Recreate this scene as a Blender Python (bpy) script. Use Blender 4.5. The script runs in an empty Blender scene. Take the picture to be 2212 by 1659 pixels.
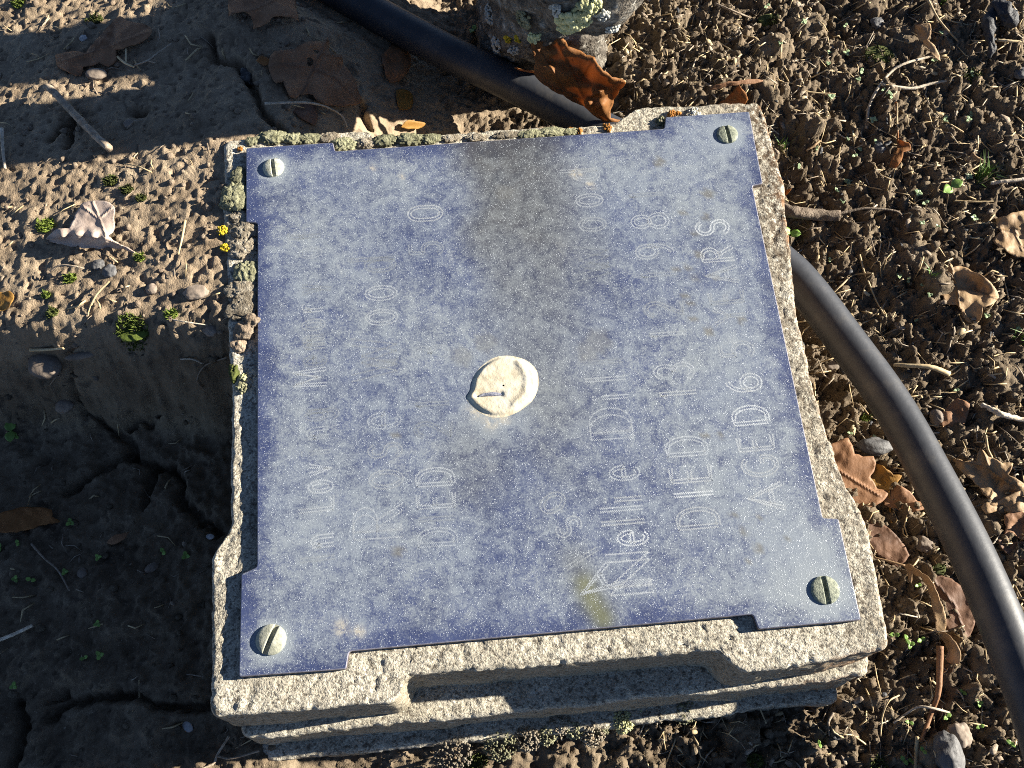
import bpy, bmesh, math, random
import numpy as np
from mathutils import Vector, Matrix, geometry
from mathutils.bvhtree import BVHTree

random.seed(7)
RNG = np.random.default_rng(11)
SC = bpy.context.scene
COL = SC.collection
ZP = 0.095                       # height of the plaque's top face above the lowest soil

# ---------------------------------------------------------------- camera, sky, sun, exposure
F_PX, CX, CY = 2080.0, 1106.0, 829.5            # lens measured on a 2212 x 1659 view of the photograph
RT = np.array([[0.9959393817, 0.0821202734, -0.0368918510],
               [-0.0899394483, 0.9256025760, -0.3676557723],
               [0.0039551998, 0.3694808953, 0.9292299093]])
CAM = np.array([-0.0222, -0.1678, 0.3975 + ZP])
cam = bpy.data.cameras.new('camera')
cam.sensor_width = 36.0
cam.lens = 36.0 * F_PX / 2212.0
cam.clip_start = 0.01
cam.clip_end = 200.0
cam_o = bpy.data.objects.new('camera', cam)
COL.objects.link(cam_o)
_m = Matrix(RT.tolist()).to_4x4()
_m.translation = Vector(CAM)
cam_o.matrix_world = _m
SC.camera = cam_o

SUN_EL, SUN_TAN = math.radians(21.5), math.tan(math.radians(21.5))
SUN_DIR = Vector((1.0, 0.085, SUN_TAN * math.hypot(1, 0.085))).normalized()    # towards the sun
world = bpy.data.worlds.new('World')
SC.world = world
world.use_nodes = True
wn = world.node_tree
bg = wn.nodes['Background']
sky = wn.nodes.new('ShaderNodeTexSky')
sky.sky_type = 'NISHITA'
sky.sun_disc = False
sky.air_density = 0.4
sky.dust_density = 0.0
sky.sun_elevation = SUN_EL
sky.sun_rotation = math.atan2(SUN_DIR.x, SUN_DIR.y)
wn.links.new(sky.outputs[0], bg.inputs[0])
bg.inputs[1].default_value = 0.05
sun = bpy.data.lights.new('sun', 'SUN')
sun.energy = 5.0
sun.angle = math.radians(0.53)
sun.color = (1.0, 0.93, 0.80)
sun_o = bpy.data.objects.new('sun', sun)
sun_o.rotation_euler = SUN_DIR.to_track_quat('Z', 'Y').to_euler()
COL.objects.link(sun_o)
SC.view_settings.view_transform = 'Standard'
SC.view_settings.look = 'None'
SC.view_settings.gamma = 1.0
SC.view_settings.use_curve_mapping = False
SC.cycles.filter_width = 1.0
SC.cycles.use_denoising = False
SC.view_settings.exposure = 1.85

# ---------------------------------------------------------------- numpy noise
def _h2(i, j, s):
    n = (i * 374761393 + j * 668265263 + s * 974634777) & 0xFFFFFFFF
    n = ((n ^ (n >> 13)) * 1274126177) & 0xFFFFFFFF
    n = n ^ (n >> 16)
    return (n & 0xFFFF) / 65535.0

def vn2(x, y, s=0):
    xi = np.floor(x).astype(np.int64); yi = np.floor(y).astype(np.int64)
    u = x - xi; v = y - yi
    u = u * u * (3 - 2 * u); v = v * v * (3 - 2 * v)
    a = _h2(xi, yi, s); b = _h2(xi + 1, yi, s); c = _h2(xi, yi + 1, s); d = _h2(xi + 1, yi + 1, s)
    return (a * (1 - u) + b * u) * (1 - v) + (c * (1 - u) + d * u) * v

def fbm2(x, y, octv=4, s=0, gain=0.5):
    t = np.zeros_like(x, dtype=float); a = 1.0; n = 0.0
    for k in range(octv):
        t += a * vn2(x * 2 ** k + 17.3 * k, y * 2 ** k - 9.1 * k, s + k); n += a; a *= gain
    return t / n

def vn3(p, s=0):
    x, y, z = p[:, 0], p[:, 1], p[:, 2]
    zi = np.floor(z).astype(np.int64); w = z - zi; w = w * w * (3 - 2 * w)
    xi = np.floor(x).astype(np.int64); yi = np.floor(y).astype(np.int64)
    u = x - xi; v = y - yi
    u = u * u * (3 - 2 * u); v = v * v * (3 - 2 * v)
    r = 0
    for k, wk in ((0, 1 - w), (1, w)):
        q = (zi + k) * 7919 + s
        a = _h2(xi, yi, q); b = _h2(xi + 1, yi, q); c = _h2(xi, yi + 1, q); d = _h2(xi + 1, yi + 1, q)
        r = r + wk * ((a * (1 - u) + b * u) * (1 - v) + (c * (1 - u) + d * u) * v)
    return r

def fbm3(p, octv=4, s=0, gain=0.5):
    t = np.zeros(len(p)); a = 1.0; n = 0.0
    for k in range(octv):
        t += a * vn3(p * 2 ** k + 5.7 * k, s + k); n += a; a *= gain
    return t / n

def sstep(a, b, x):
    t = np.clip((x - a) / (b - a), 0, 1)
    return t * t * (3 - 2 * t)

# ---------------------------------------------------------------- a pixel of the photograph to a point in the place
def ray(px, py):
    return RT @ np.array([px - CX, CY - py, -F_PX])

def at(px, py, z):
    d = ray(px, py)
    return CAM + d * ((z - CAM[2]) / d[2])

def seg_dist(x, y, pts):
    best = np.full(np.shape(x), 1e9)
    for (ax, ay), (bx, by) in zip(pts[:-1], pts[1:]):
        dx, dy = bx - ax, by - ay
        t = np.clip(((x - ax) * dx + (y - ay) * dy) / (dx * dx + dy * dy + 1e-12), 0, 1)
        best = np.minimum(best, np.hypot(x - ax - t * dx, y - ay - t * dy))
    return best

# ---------------------------------------------------------------- materials
class NT:
    def __init__(s, name, rough=0.9):
        s.m = bpy.data.materials.new(name); s.m.use_nodes = True
        s.t = s.m.node_tree; s.b = s.t.nodes['Principled BSDF']
        s.b.inputs['Roughness'].default_value = rough
        s.tc = s.n('ShaderNodeTexCoord')
        s.co = s.tc.outputs['Object']
    def n(s, ty, **kw):
        o = s.t.nodes.new(ty)
        for k, v in kw.items(): setattr(o, k, v)
        return o
    def l(s, a, b): s.t.links.new(a, b)
    def put(s, sock, v):
        if hasattr(v, 'links') or isinstance(v, bpy.types.NodeSocket): s.l(v, sock)
        elif isinstance(v, tuple) and len(v) == 3: sock.default_value = (*v, 1)
        else: sock.default_value = v
    def noise(s, scale, detail=3, rough=0.55, co=None, dist=0.0):
        o = s.n('ShaderNodeTexNoise'); o.inputs['Scale'].default_value = scale
        o.inputs['Detail'].default_value = detail; o.inputs['Roughness'].default_value = rough
        o.inputs['Distortion'].default_value = dist
        s.l(co or s.co, o.inputs['Vector']); return o.outputs['Fac']
    def voro(s, scale, out='Distance', feature='F1', co=None):
        o = s.n('ShaderNodeTexVoronoi', feature=feature); o.inputs['Scale'].default_value = scale
        s.l(co or s.co, o.inputs['Vector']); return o.outputs[out]
    def ramp(s, fac, stops):
        o = s.n('ShaderNodeValToRGB'); e = o.color_ramp.elements
        while len(e) < len(stops): e.new(0.5)
        for k, (p, c) in enumerate(stops):
            e[k].position = p; e[k].color = (*c, 1) if isinstance(c, tuple) else (c, c, c, 1)
        s.put(o.inputs[0], fac); return o.outputs[0]
    def mix(s, f, a, b, mode='MIX'):
        o = s.n('ShaderNodeMix', data_type='RGBA', blend_type=mode)
        s.put(o.inputs[0], f); s.put(o.inputs[6], a); s.put(o.inputs[7], b); return o.outputs[2]
    def math(s, op, a, b=0.5, clamp=False):
        o = s.n('ShaderNodeMath', operation=op); o.use_clamp = clamp
        s.put(o.inputs[0], a); s.put(o.inputs[1], b); return o.outputs[0]
    def attr(s, name, out='Fac'):
        o = s.n('ShaderNodeAttribute', attribute_name=name); return o.outputs[out]
    def rgb(s, col):
        o = s.n('ShaderNodeSeparateColor'); s.l(col, o.inputs[0]); return o.outputs
    def color(s, c): s.put(s.b.inputs['Base Color'], c)
    def bump(s, h, strength=0.5, dist=0.001):
        o = s.n('ShaderNodeBump'); o.inputs['Strength'].default_value = strength
        o.inputs['Distance'].default_value = dist
        s.l(h, o.inputs['Height']); s.l(o.outputs[0], s.b.inputs['Normal'])

def simple_mat(name, stops, scale, rough=0.85, bump=0.4, dist=0.0006, detail=5, spec=0.3):
    m = NT(name, rough)
    m.b.inputs['Specular IOR Level'].default_value = spec
    f = m.noise(scale, detail, 0.65)
    oi = m.n('ShaderNodeObjectInfo')
    c = m.ramp(f, stops)
    v = m.math('MULTIPLY_ADD', oi.outputs['Random'], 0.5); v.node.inputs[2].default_value = 0.75
    c = m.mix(1.0, c, m.n('ShaderNodeCombineColor').outputs[0], 'MULTIPLY')
    cc = c.node.inputs[7].links[0].from_node
    for k in range(3): m.l(v, cc.inputs[k])
    m.color(c)
    m.bump(m.noise(scale * 3.1, 4, 0.6), bump, dist)
    return m.m

def ground_mat():
    m = NT('soil', 0.95)
    m.b.inputs['Specular IOR Level'].default_value = 0.15
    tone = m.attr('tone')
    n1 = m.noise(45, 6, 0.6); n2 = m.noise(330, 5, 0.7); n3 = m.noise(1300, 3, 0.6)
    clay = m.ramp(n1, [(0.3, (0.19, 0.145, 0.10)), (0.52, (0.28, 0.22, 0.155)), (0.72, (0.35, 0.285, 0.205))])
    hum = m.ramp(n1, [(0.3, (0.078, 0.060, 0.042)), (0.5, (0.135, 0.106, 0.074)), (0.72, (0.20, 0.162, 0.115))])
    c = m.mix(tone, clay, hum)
    c = m.mix(m.math('MULTIPLY', n2, 1.0), m.mix(1.0, c, (0.62, 0.58, 0.54), 'MULTIPLY'), m.mix(1.0, c, (1.35, 1.33, 1.3), 'MULTIPLY'))
    dk = m.ramp(m.noise(85, 3, 0.5, dist=1.0), [(0.62, 0.0), (0.7, 0.55)])
    c = m.mix(dk, c, (0.04, 0.032, 0.026))
    gr = m.ramp(m.voro(700), [(0.08, 1.0), (0.16, 0.0)])
    c = m.mix(m.math('MULTIPLY', gr, 0.55), c, (0.42, 0.36, 0.28))
    m.color(c)
    h = m.math('ADD', m.math('MULTIPLY', n2, 1.0), m.math('MULTIPLY', n3, 0.5))
    m.bump(h, 0.8, 0.0012)
    return m.m

def stone_mat():
    m = NT('cast_stone', 0.93)
    m.b.inputs['Specular IOR Level'].default_value = 0.2
    gs = m.rgb(m.voro(1500, 'Color'))
    e = m.noise(1100, 3, 0.7)
    base = m.ramp(m.noise(28, 5, 0.6), [(0.35, (0.36, 0.325, 0.255)), (0.55, (0.44, 0.40, 0.32)), (0.7, (0.50, 0.465, 0.38))])
    c = m.mix(1.0, base, m.ramp(gs[0], [(0.0, 0.45), (0.3, 0.85), (0.75, 1.05), (1.0, 1.3)]), 'MULTIPLY')
    pit = m.ramp(m.noise(520, 2, 0.6), [(0.34, 1.0), (0.46, 0.0)])
    c = m.mix(m.math('MULTIPLY', pit, 0.75), c, (0.075, 0.06, 0.045))
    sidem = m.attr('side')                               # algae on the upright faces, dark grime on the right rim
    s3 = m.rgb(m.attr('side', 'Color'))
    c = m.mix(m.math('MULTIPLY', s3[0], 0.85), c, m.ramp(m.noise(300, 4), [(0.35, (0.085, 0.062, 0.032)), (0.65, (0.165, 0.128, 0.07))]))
    grime = m.math('MULTIPLY', s3[1], m.ramp(m.noise(330, 4, 0.75), [(0.42, 0.0), (0.56, 1.0)]))
    c = m.mix(grime, c, (0.075, 0.05, 0.03))
    rust = m.math('MULTIPLY', s3[2], m.ramp(m.noise(160, 4), [(0.42, 0.0), (0.6, 0.8)]))
    c = m.mix(rust, c, (0.27, 0.12, 0.045))
    wh = m.ramp(m.noise(150, 5, 0.7, dist=0.6), [(0.62, 0.0), (0.72, 0.6)])
    c = m.mix(wh, c, (0.55, 0.53, 0.46))
    m.color(c)
    m.bump(m.math('ADD', m.math('MULTIPLY', e, 0.9), m.math('MULTIPLY', m.noise(520, 3), 0.9)), 0.8, 0.0010)
    return m.m

def plaque_mat():
    m = NT('blue_metal', 0.42)
    a = m.rgb(m.attr('mask', 'Color'))
    haze, band, spot = a[0], a[1], a[2]
    n_lo = m.noise(34, 4, 0.62, dist=0.7); n_mid = m.noise(175, 6, 0.80, dist=0.5); n_hi = m.noise(1150, 4, 0.8)
    blue = m.ramp(m.noise(60, 3), [(0.35, (0.030, 0.041, 0.100)), (0.65, (0.048, 0.064, 0.140))])
    blue = m.mix(m.math('MULTIPLY', band, 0.9), blue, m.ramp(m.noise(90, 4), [(0.3, (0.034, 0.037, 0.044)), (0.7, (0.066, 0.063, 0.060))]))
    f = m.math('ADD', m.math('MULTIPLY', n_lo, 0.42), m.math('MULTIPLY', n_mid, 1.30))
    f = m.math('ADD', f, m.math('MULTIPLY', n_hi, 1.10))
    f = m.math('ADD', f, m.math('MULTIPLY', haze, 0.55))
    cov = m.ramp(m.math('MULTIPLY', f, 0.5), [(0.640, 0.0), (0.715, 0.20), (0.785, 0.50), (0.86, 0.86), (0.95, 1.0)])
    pale = m.ramp(m.noise(22, 3), [(0.3, (0.185, 0.215, 0.262)), (0.7, (0.225, 0.252, 0.275))])
    pale = m.mix(m.math('MULTIPLY', band, 0.75), pale, (0.135, 0.142, 0.143))
    c = m.mix(cov, blue, pale)
    tan = m.ramp(m.math('ADD', m.math('MULTIPLY', m.noise(58, 6, 0.74, dist=0.6), 0.75), m.math('MULTIPLY', n_hi, 0.25)), [(0.565, 0.0), (0.62, 0.28), (0.70, 0.6)])
    c = m.mix(tan, c, m.mix(band, (0.30, 0.325, 0.335), (0.20, 0.205, 0.20)))
    a2 = m.rgb(m.attr('mask2', 'Color'))
    c = m.mix(m.math('MULTIPLY', a2[0], 0.75), c, (0.13, 0.135, 0.07))
    c = m.mix(m.math('MULTIPLY', a2[1], m.ramp(n_mid, [(0.40, 0.0), (0.56, 0.9)])), c, (0.42, 0.38, 0.30))
    c = m.mix(m.math('MULTIPLY', spot, 0.8), c, m.ramp(m.noise(420, 4), [(0.3, (0.085, 0.085, 0.08)), (0.7, (0.17, 0.165, 0.15))]))
    sp = m.ramp(m.voro(1500), [(0.10, 1.0), (0.32, 0.0)])
    sp = m.math('MULTIPLY', sp, m.ramp(m.noise(300, 3, 0.8), [(0.41, 0.0), (0.56, 0.85)]))
    c = m.mix(sp, c, (0.50, 0.54, 0.58))
    m.color(c)
    m.b.inputs['Specular IOR Level'].default_value = 0.35
    m.b.inputs['Metallic'].default_value = 0.0
    m.bump(m.math('ADD', n_hi, m.math('MULTIPLY', sp, 1.5)), 0.35, 0.0003)
    return m.m

def leaf_mat(name, dark, mid, light, vein, transl=0.25):
    m = NT(name, 0.62)
    m.b.inputs['Specular IOR Level'].default_value = 0.3
    c = m.ramp(m.noise(70, 5, 0.65), [(0.3, dark), (0.5, mid), (0.72, light)])
    sp = m.ramp(m.noise(420, 3, 0.7), [(0.64, 0.0), (0.72, 0.6)])
    c = m.mix(sp, c, tuple(0.45 * v for v in dark))
    c = m.mix(m.math('MULTIPLY', m.attr('rib'), 0.7), c, vein)
    m.color(c)
    m.bump(m.math('ADD', m.noise(260, 4), m.math('MULTIPLY', m.attr('rib'), 1.4)), 0.55, 0.0009)
    tr = m.n('ShaderNodeBsdfTranslucent'); m.put(tr.inputs[0], c)
    ms = m.n('ShaderNodeMixShader'); ms.inputs[0].default_value = transl
    out = m.t.nodes['Material Output']
    m.l(m.b.outputs[0], ms.inputs[1]); m.l(tr.outputs[0], ms.inputs[2]); m.l(ms.outputs[0], out.inputs[0])
    return m.m

M = {}
M['soil'] = ground_mat()
M['stone'] = stone_mat()
M['plaque'] = plaque_mat()
M['edge'] = simple_mat('plaque_rim', [(0.3, (0.10, 0.098, 0.13)), (0.7, (0.22, 0.215, 0.26))], 300, 0.4, 0.2)
M['edge_dark'] = simple_mat('plaque_side', [(0.3, (0.05, 0.038, 0.034)), (0.7, (0.11, 0.09, 0.08))], 260, 0.5, 0.3)
M['screw'] = simple_mat('weathered_brass', [(0.3, (0.20, 0.21, 0.155)), (0.5, (0.37, 0.37, 0.29)), (0.72, (0.50, 0.50, 0.41))], 420, 0.6, 0.5, 0.0004)
M['screw_green'] = simple_mat('verdigris_brass', [(0.32, (0.07, 0.085, 0.07)), (0.5, (0.25, 0.27, 0.20)), (0.68, (0.40, 0.41, 0.30))], 620, 0.65, 0.6, 0.0005)
M['blob'] = simple_mat('dried_cream', [(0.3, (0.36, 0.305, 0.21)), (0.5, (0.47, 0.42, 0.32)), (0.7, (0.50, 0.475, 0.40))], 110, 0.5, 0.5, 0.0008, spec=0.4)
M['blob_slit'] = simple_mat('dark_slit', [(0.35, (0.10, 0.12, 0.20)), (0.65, (0.38, 0.38, 0.42))], 700, 0.7, 0.5)
M['pipe'] = simple_mat('black_polythene', [(0.3, (0.016, 0.018, 0.023)), (0.55, (0.026, 0.028, 0.034)), (0.72, (0.055, 0.052, 0.050))], 75, 0.5, 0.3, 0.0004, 7, spec=0.45)
M['rock'] = simple_mat('lichen_rock', [(0.3, (0.04, 0.034, 0.028)), (0.46, (0.11, 0.095, 0.078)), (0.58, (0.20, 0.18, 0.15)), (0.70, (0.48, 0.46, 0.41))], 140, 0.95, 1.0, 0.003, 6, 0.15)
M['lich'] = simple_mat('grey_green_lichen', [(0.3, (0.10, 0.098, 0.058)), (0.5, (0.215, 0.21, 0.13)), (0.72, (0.36, 0.35, 0.23))], 330, 0.95, 0.9, 0.0015, 5, 0.1)
M['lich_brown'] = simple_mat('brown_grey_lichen', [(0.3, (0.11, 0.088, 0.062)), (0.5, (0.235, 0.20, 0.15)), (0.72, (0.40, 0.36, 0.29))], 380, 0.95, 0.9, 0.0015, 5, 0.1)
M['lich_pale'] = simple_mat('pale_yellow_lichen', [(0.3, (0.33, 0.33, 0.15)), (0.6, (0.53, 0.52, 0.29)), (0.8, (0.62, 0.61, 0.42))], 400, 0.95, 0.7, 0.0012, 4, 0.1)
M['lich_white'] = simple_mat('white_lichen', [(0.3, (0.30, 0.30, 0.27)), (0.7, (0.55, 0.56, 0.52))], 400, 0.95, 0.7, 0.0012, 4, 0.1)
M['lich_orange'] = simple_mat('orange_lichen', [(0.3, (0.24, 0.10, 0.025)), (0.7, (0.38, 0.18, 0.05))], 500, 0.95, 0.7, 0.0010, 4, 0.1)
M['lich_yellow'] = simple_mat('yellow_lichen', [(0.3, (0.28, 0.19, 0.015)), (0.7, (0.58, 0.44, 0.04))], 500, 0.95, 0.7, 0.0010, 4, 0.1)
M['leaf_orange'] = leaf_mat('leaf_orange', (0.25, 0.105, 0.034), (0.37, 0.165, 0.055), (0.46, 0.22, 0.08), (0.26, 0.115, 0.042), 0.5)
M['leaf_brown'] = leaf_mat('leaf_brown', (0.18, 0.092, 0.048), (0.28, 0.146, 0.075), (0.37, 0.20, 0.105), (0.18, 0.092, 0.05), 0.2)
M['leaf_dark'] = leaf_mat('leaf_dark', (0.09, 0.048, 0.03), (0.15, 0.08, 0.048), (0.22, 0.12, 0.07), (0.07, 0.04, 0.026), 0.12)
M['leaf_tan'] = leaf_mat('leaf_tan', (0.23, 0.145, 0.075), (0.36, 0.235, 0.125), (0.46, 0.32, 0.18), (0.24, 0.15, 0.075), 0.22)
M['leaf_gold'] = leaf_mat('leaf_gold', (0.24, 0.12, 0.025), (0.36, 0.19, 0.045), (0.44, 0.26, 0.07), (0.24, 0.12, 0.03), 0.3)
M['leaf_pink'] = leaf_mat('leaf_pink', (0.31, 0.235, 0.19), (0.43, 0.34, 0.285), (0.52, 0.43, 0.37), (0.30, 0.225, 0.18), 0.12)
M['straw'] = simple_mat('straw', [(0.3, (0.30, 0.215, 0.115)), (0.5, (0.42, 0.32, 0.18)), (0.7, (0.54, 0.44, 0.28))], 130, 0.7, 0.3)
M['twig'] = simple_mat('grey_twig', [(0.3, (0.14, 0.105, 0.075)), (0.5, (0.26, 0.205, 0.15)), (0.7, (0.40, 0.33, 0.25))], 260, 0.85, 0.7, 0.0010)
M['twig_pale'] = simple_mat('pale_twig', [(0.3, (0.28, 0.23, 0.165)), (0.5, (0.44, 0.37, 0.28)), (0.7, (0.58, 0.51, 0.41))], 260, 0.8, 0.6, 0.0008)
M['root'] = simple_mat('bark_root', [(0.3, (0.10, 0.075, 0.052)), (0.5, (0.19, 0.145, 0.105)), (0.7, (0.30, 0.24, 0.18))], 300, 0.85, 0.9, 0.0012)
M['pebble'] = simple_mat('grey_brown_pebble', [(0.3, (0.15, 0.118, 0.092)), (0.55, (0.225, 0.18, 0.142)), (0.75, (0.30, 0.25, 0.20))], 180, 0.8, 0.4, 0.0006)
M['pebble_dark'] = simple_mat('dark_stone', [(0.3, (0.055, 0.055, 0.058)), (0.55, (0.11, 0.108, 0.108)), (0.75, (0.19, 0.185, 0.18))], 180, 0.6, 0.5, 0.0008)
M['chip'] = simple_mat('pale_chip', [(0.3, (0.42, 0.41, 0.40)), (0.7, (0.66, 0.65, 0.63))], 300, 0.6, 0.3)
M['char'] = simple_mat('charred', [(0.3, (0.012, 0.012, 0.012)), (0.6, (0.035, 0.033, 0.032)), (0.78, (0.09, 0.085, 0.08))], 200, 0.35, 0.6, 0.0010, spec=0.6)
M['slate'] = simple_mat('slate_grey_leaf', [(0.3, (0.02, 0.021, 0.024)), (0.6, (0.05, 0.051, 0.056)), (0.78, (0.11, 0.11, 0.115))], 300, 0.6, 0.6, 0.0010)
M['seedling'] = simple_mat('seedling_green', [(0.3, (0.20, 0.27, 0.13)), (0.7, (0.33, 0.42, 0.25))], 200, 0.5, 0.2)
M['seedling_bright'] = simple_mat('fresh_green', [(0.3, (0.11, 0.20, 0.035)), (0.7, (0.19, 0.30, 0.07))], 200, 0.45, 0.2)
M['moss'] = simple_mat('moss', [(0.3, (0.022, 0.028, 0.006)), (0.55, (0.055, 0.066, 0.014)), (0.75, (0.11, 0.12, 0.03))], 500, 0.9, 0.4)
M['moss_bright'] = simple_mat('moss_bright', [(0.3, (0.06, 0.085, 0.012)), (0.55, (0.12, 0.16, 0.025)), (0.75, (0.2, 0.24, 0.05))], 500, 0.9, 0.4)
M['grass'] = simple_mat('grass', [(0.3, (0.06, 0.12, 0.02)), (0.7, (0.14, 0.23, 0.05))], 200, 0.55, 0.2)
for k, c in enumerate(((0.52, 0.55, 0.57), (0.38, 0.41, 0.44), (0.30, 0.33, 0.365))):
    M['engr%d' % k] = simple_mat('engraved_metal', [(0.35, tuple(v * 0.8 for v in c)), (0.65, c)], 900, 0.35, 0.2)

# ---------------------------------------------------------------- object helpers
def tag(o, label=None, cat=None, group=None, kind=None):
    if label: o['label'] = label
    if cat: o['category'] = cat
    if group: o['group'] = group
    if kind: o['kind'] = kind
    return o

def mesh_np(name, verts, faces, mat, parent=None, smooth=True):
    """verts (N,3); faces (M,3|4) int array"""
    me = bpy.data.meshes.new(name)
    verts = np.asarray(verts, dtype=np.float32); faces = np.asarray(faces, dtype=np.int32)
    me.vertices.add(len(verts)); me.vertices.foreach_set('co', verts.ravel())
    k = faces.shape[1]
    me.loops.add(faces.size); me.loops.foreach_set('vertex_index', faces.ravel())
    me.polygons.add(len(faces)); me.polygons.foreach_set('loop_start', np.arange(len(faces), dtype=np.int32) * k)
    me.polygons.foreach_set('loop_total', np.full(len(faces), k, dtype=np.int32))
    me.update(calc_edges=True)
    if smooth: me.polygons.foreach_set('use_smooth', np.ones(len(faces), dtype=bool))
    me.materials.append(mat)
    o = bpy.data.objects.new(name, me); COL.objects.link(o)
    if parent is not None: o.parent = parent
    return o

def fattr(o, name, vals):
    a = o.data.attributes.new(name, 'FLOAT', 'POINT'); a.data.foreach_set('value', np.asarray(vals, dtype=np.float32))

def cattr(o, name, rgb):
    a = o.data.attributes.new(name, 'FLOAT_COLOR', 'POINT')
    a.data.foreach_set('color', np.c_[rgb, np.ones(len(rgb))].astype(np.float32).ravel())

def empty(name, loc):
    o = bpy.data.objects.new(name, None); o.empty_display_size = 0.01
    o.location = loc; COL.objects.link(o); return o

_ico = {}
def ico(sub):
    if sub not in _ico:
        bm = bmesh.new(); bmesh.ops.create_icosphere(bm, subdivisions=sub, radius=1.0)
        bm.verts.ensure_lookup_table()
        _ico[sub] = (np.array([v.co[:] for v in bm.verts]), np.array([[v.index for v in f.verts] for f in bm.faces]))
        bm.free()
    return _ico[sub]

def quad_grid(n, m, wrap=False):
    i = np.arange(n - 1)[:, None]; j = np.arange(m if wrap else m - 1)[None, :]
    j2 = (j + 1) % m
    return np.stack([i * m + j, i * m + j2, (i + 1) * m + j2, (i + 1) * m + j], -1).reshape(-1, 4)

def tube(pts, rad, seg=8, lump=0.0, seed=0, cap=True):
    pts = np.asarray(pts, float); n = len(pts)
    rad = np.broadcast_to(np.asarray(rad, float), (n,)) if np.ndim(rad) else np.full(n, rad)
    tg = np.gradient(pts, axis=0); tg /= np.linalg.norm(tg, axis=1)[:, None] + 1e-12
    up = np.array([0, 0, 1.0]); a = np.cross(tg, up)
    bad = np.linalg.norm(a, axis=1) < 1e-4; a[bad] = [1, 0, 0]
    a /= np.linalg.norm(a, axis=1)[:, None]; b = np.cross(a, tg)
    th = np.linspace(0, 2 * np.pi, seg, endpoint=False)
    V = pts[:, None] + rad[:, None, None] * (np.cos(th)[None, :, None] * a[:, None] + np.sin(th)[None, :, None] * b[:, None])
    V = V.reshape(-1, 3)
    if lump:
        c = np.repeat(pts, seg, 0)
        k = 1 + lump * (fbm3(V / (np.mean(rad) * 1.3), 3, seed) - 0.5) * 2
        V = c + (V - c) * k[:, None]
    F = quad_grid(n, seg, True)
    if cap:
        base = len(V); V = np.vstack([V, pts[:1], pts[-1:]])
        j = np.arange(seg); j2 = (j + 1) % seg
        F = np.vstack([F, np.stack([np.full(seg, base), j2, j, j], -1), np.stack([np.full(seg, base + 1), (n - 1) * seg + j, (n - 1) * seg + j2, (n - 1) * seg + j2], -1)])
    return V, F

def tube_obj(name, pts, rad, mat, parent=None, seg=8, lump=0.0, seed=0):
    V, F = tube(pts, rad, seg, lump, seed, cap=False)
    n = len(pts)
    o = mesh_np(name, V, F, mat, parent)
    bm = bmesh.new(); bm.from_mesh(o.data)
    es = [e for e in bm.edges if e.is_boundary]
    if es: bmesh.ops.holes_fill(bm, edges=es, sides=0)
    bm.to_mesh(o.data); bm.free()
    return o

def spline(pts, n):
    """Catmull-Rom through pts"""
    p = np.asarray(pts, float)
    if len(p) == 2: return p[0] + np.linspace(0, 1, n)[:, None] * (p[1] - p[0])
    q = np.vstack([2 * p[0] - p[1], p, 2 * p[-1] - p[-2]])
    t = np.linspace(0, len(p) - 1 - 1e-6, n); i = t.astype(int); u = (t - i)[:, None]
    a, b, c, d = q[i], q[i + 1], q[i + 2], q[i + 3]
    return 0.5 * ((2 * b) + (c - a) * u + (2 * a - 5 * b + 4 * c - d) * u ** 2 + (3 * b - a - 3 * c + d) * u ** 3)

# ---------------------------------------------------------------- the soil
CRACKS = [
    [(148, 745), (150, 800), (165, 865), (205, 900), (245, 928), (275, 955), (285, 985), (330, 1005), (370, 1015)],
    [(275, 925), (300, 905), (335, 888)],
    [(285, 975), (240, 1000), (200, 1025), (145, 1060)],
    [(378, 1020), (392, 1045), (385, 1075), (420, 1110), (470, 1150)],
    [(330, 1010), (318, 1050), (308, 1090)],
    [(100, 1555), (140, 1520), (200, 1512), (270, 1500), (315, 1512), (360, 1530), (450, 1520)],
    [(35, 1520), (45, 1570), (30, 1659)],
    [(140, 1500), (100, 1515)],
    [(455, 75), (460, 120), (505, 132), (520, 140), (545, 190), (560, 225), (575, 250), (605, 280)],
    [(775, 220), (795, 270)],
    [(110, 300), (150, 255), (145, 310)],
    [(285, 240), (310, 245)],
]

PIPE = [(560, -120, -.044), (760, 0, -.046), (950, 105, -.047), (1130, 192, -.047), (1300, 280, -.049)]
PIPE2 = [(1730, 610, -.058), (1830, 740, -.059), (1930, 880, -.057), (2030, 1060, -.050), (2110, 1220, -.044), (2185, 1400, -.039), (2250, 1580, -.036), (2310, 1800, -.036)]
corner = [(.088, .1385, ZP - .052), (.119, .116, ZP - .055), (.1375, .080, ZP - .057)]          # under the overhang of the top slab
PR = 0.0101
pp = spline([at(x, y, ZP + z) for x, y, z in PIPE] + [np.array(c) for c in corner] + [at(x, y, ZP + z) for x, y, z in PIPE2], 260)

def bed(x, y, z):
    """the hollow in which the pipe lies"""
    cap = np.full(np.shape(x), 9.0)
    for q in pp[::4]:
        d = np.hypot(x - q[0], y - q[1])
        cap = np.minimum(cap, q[2] - 0.75 * PR + 1.1 * np.clip(d - 0.014, 0, 1))
    return np.minimum(z, cap)

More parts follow.
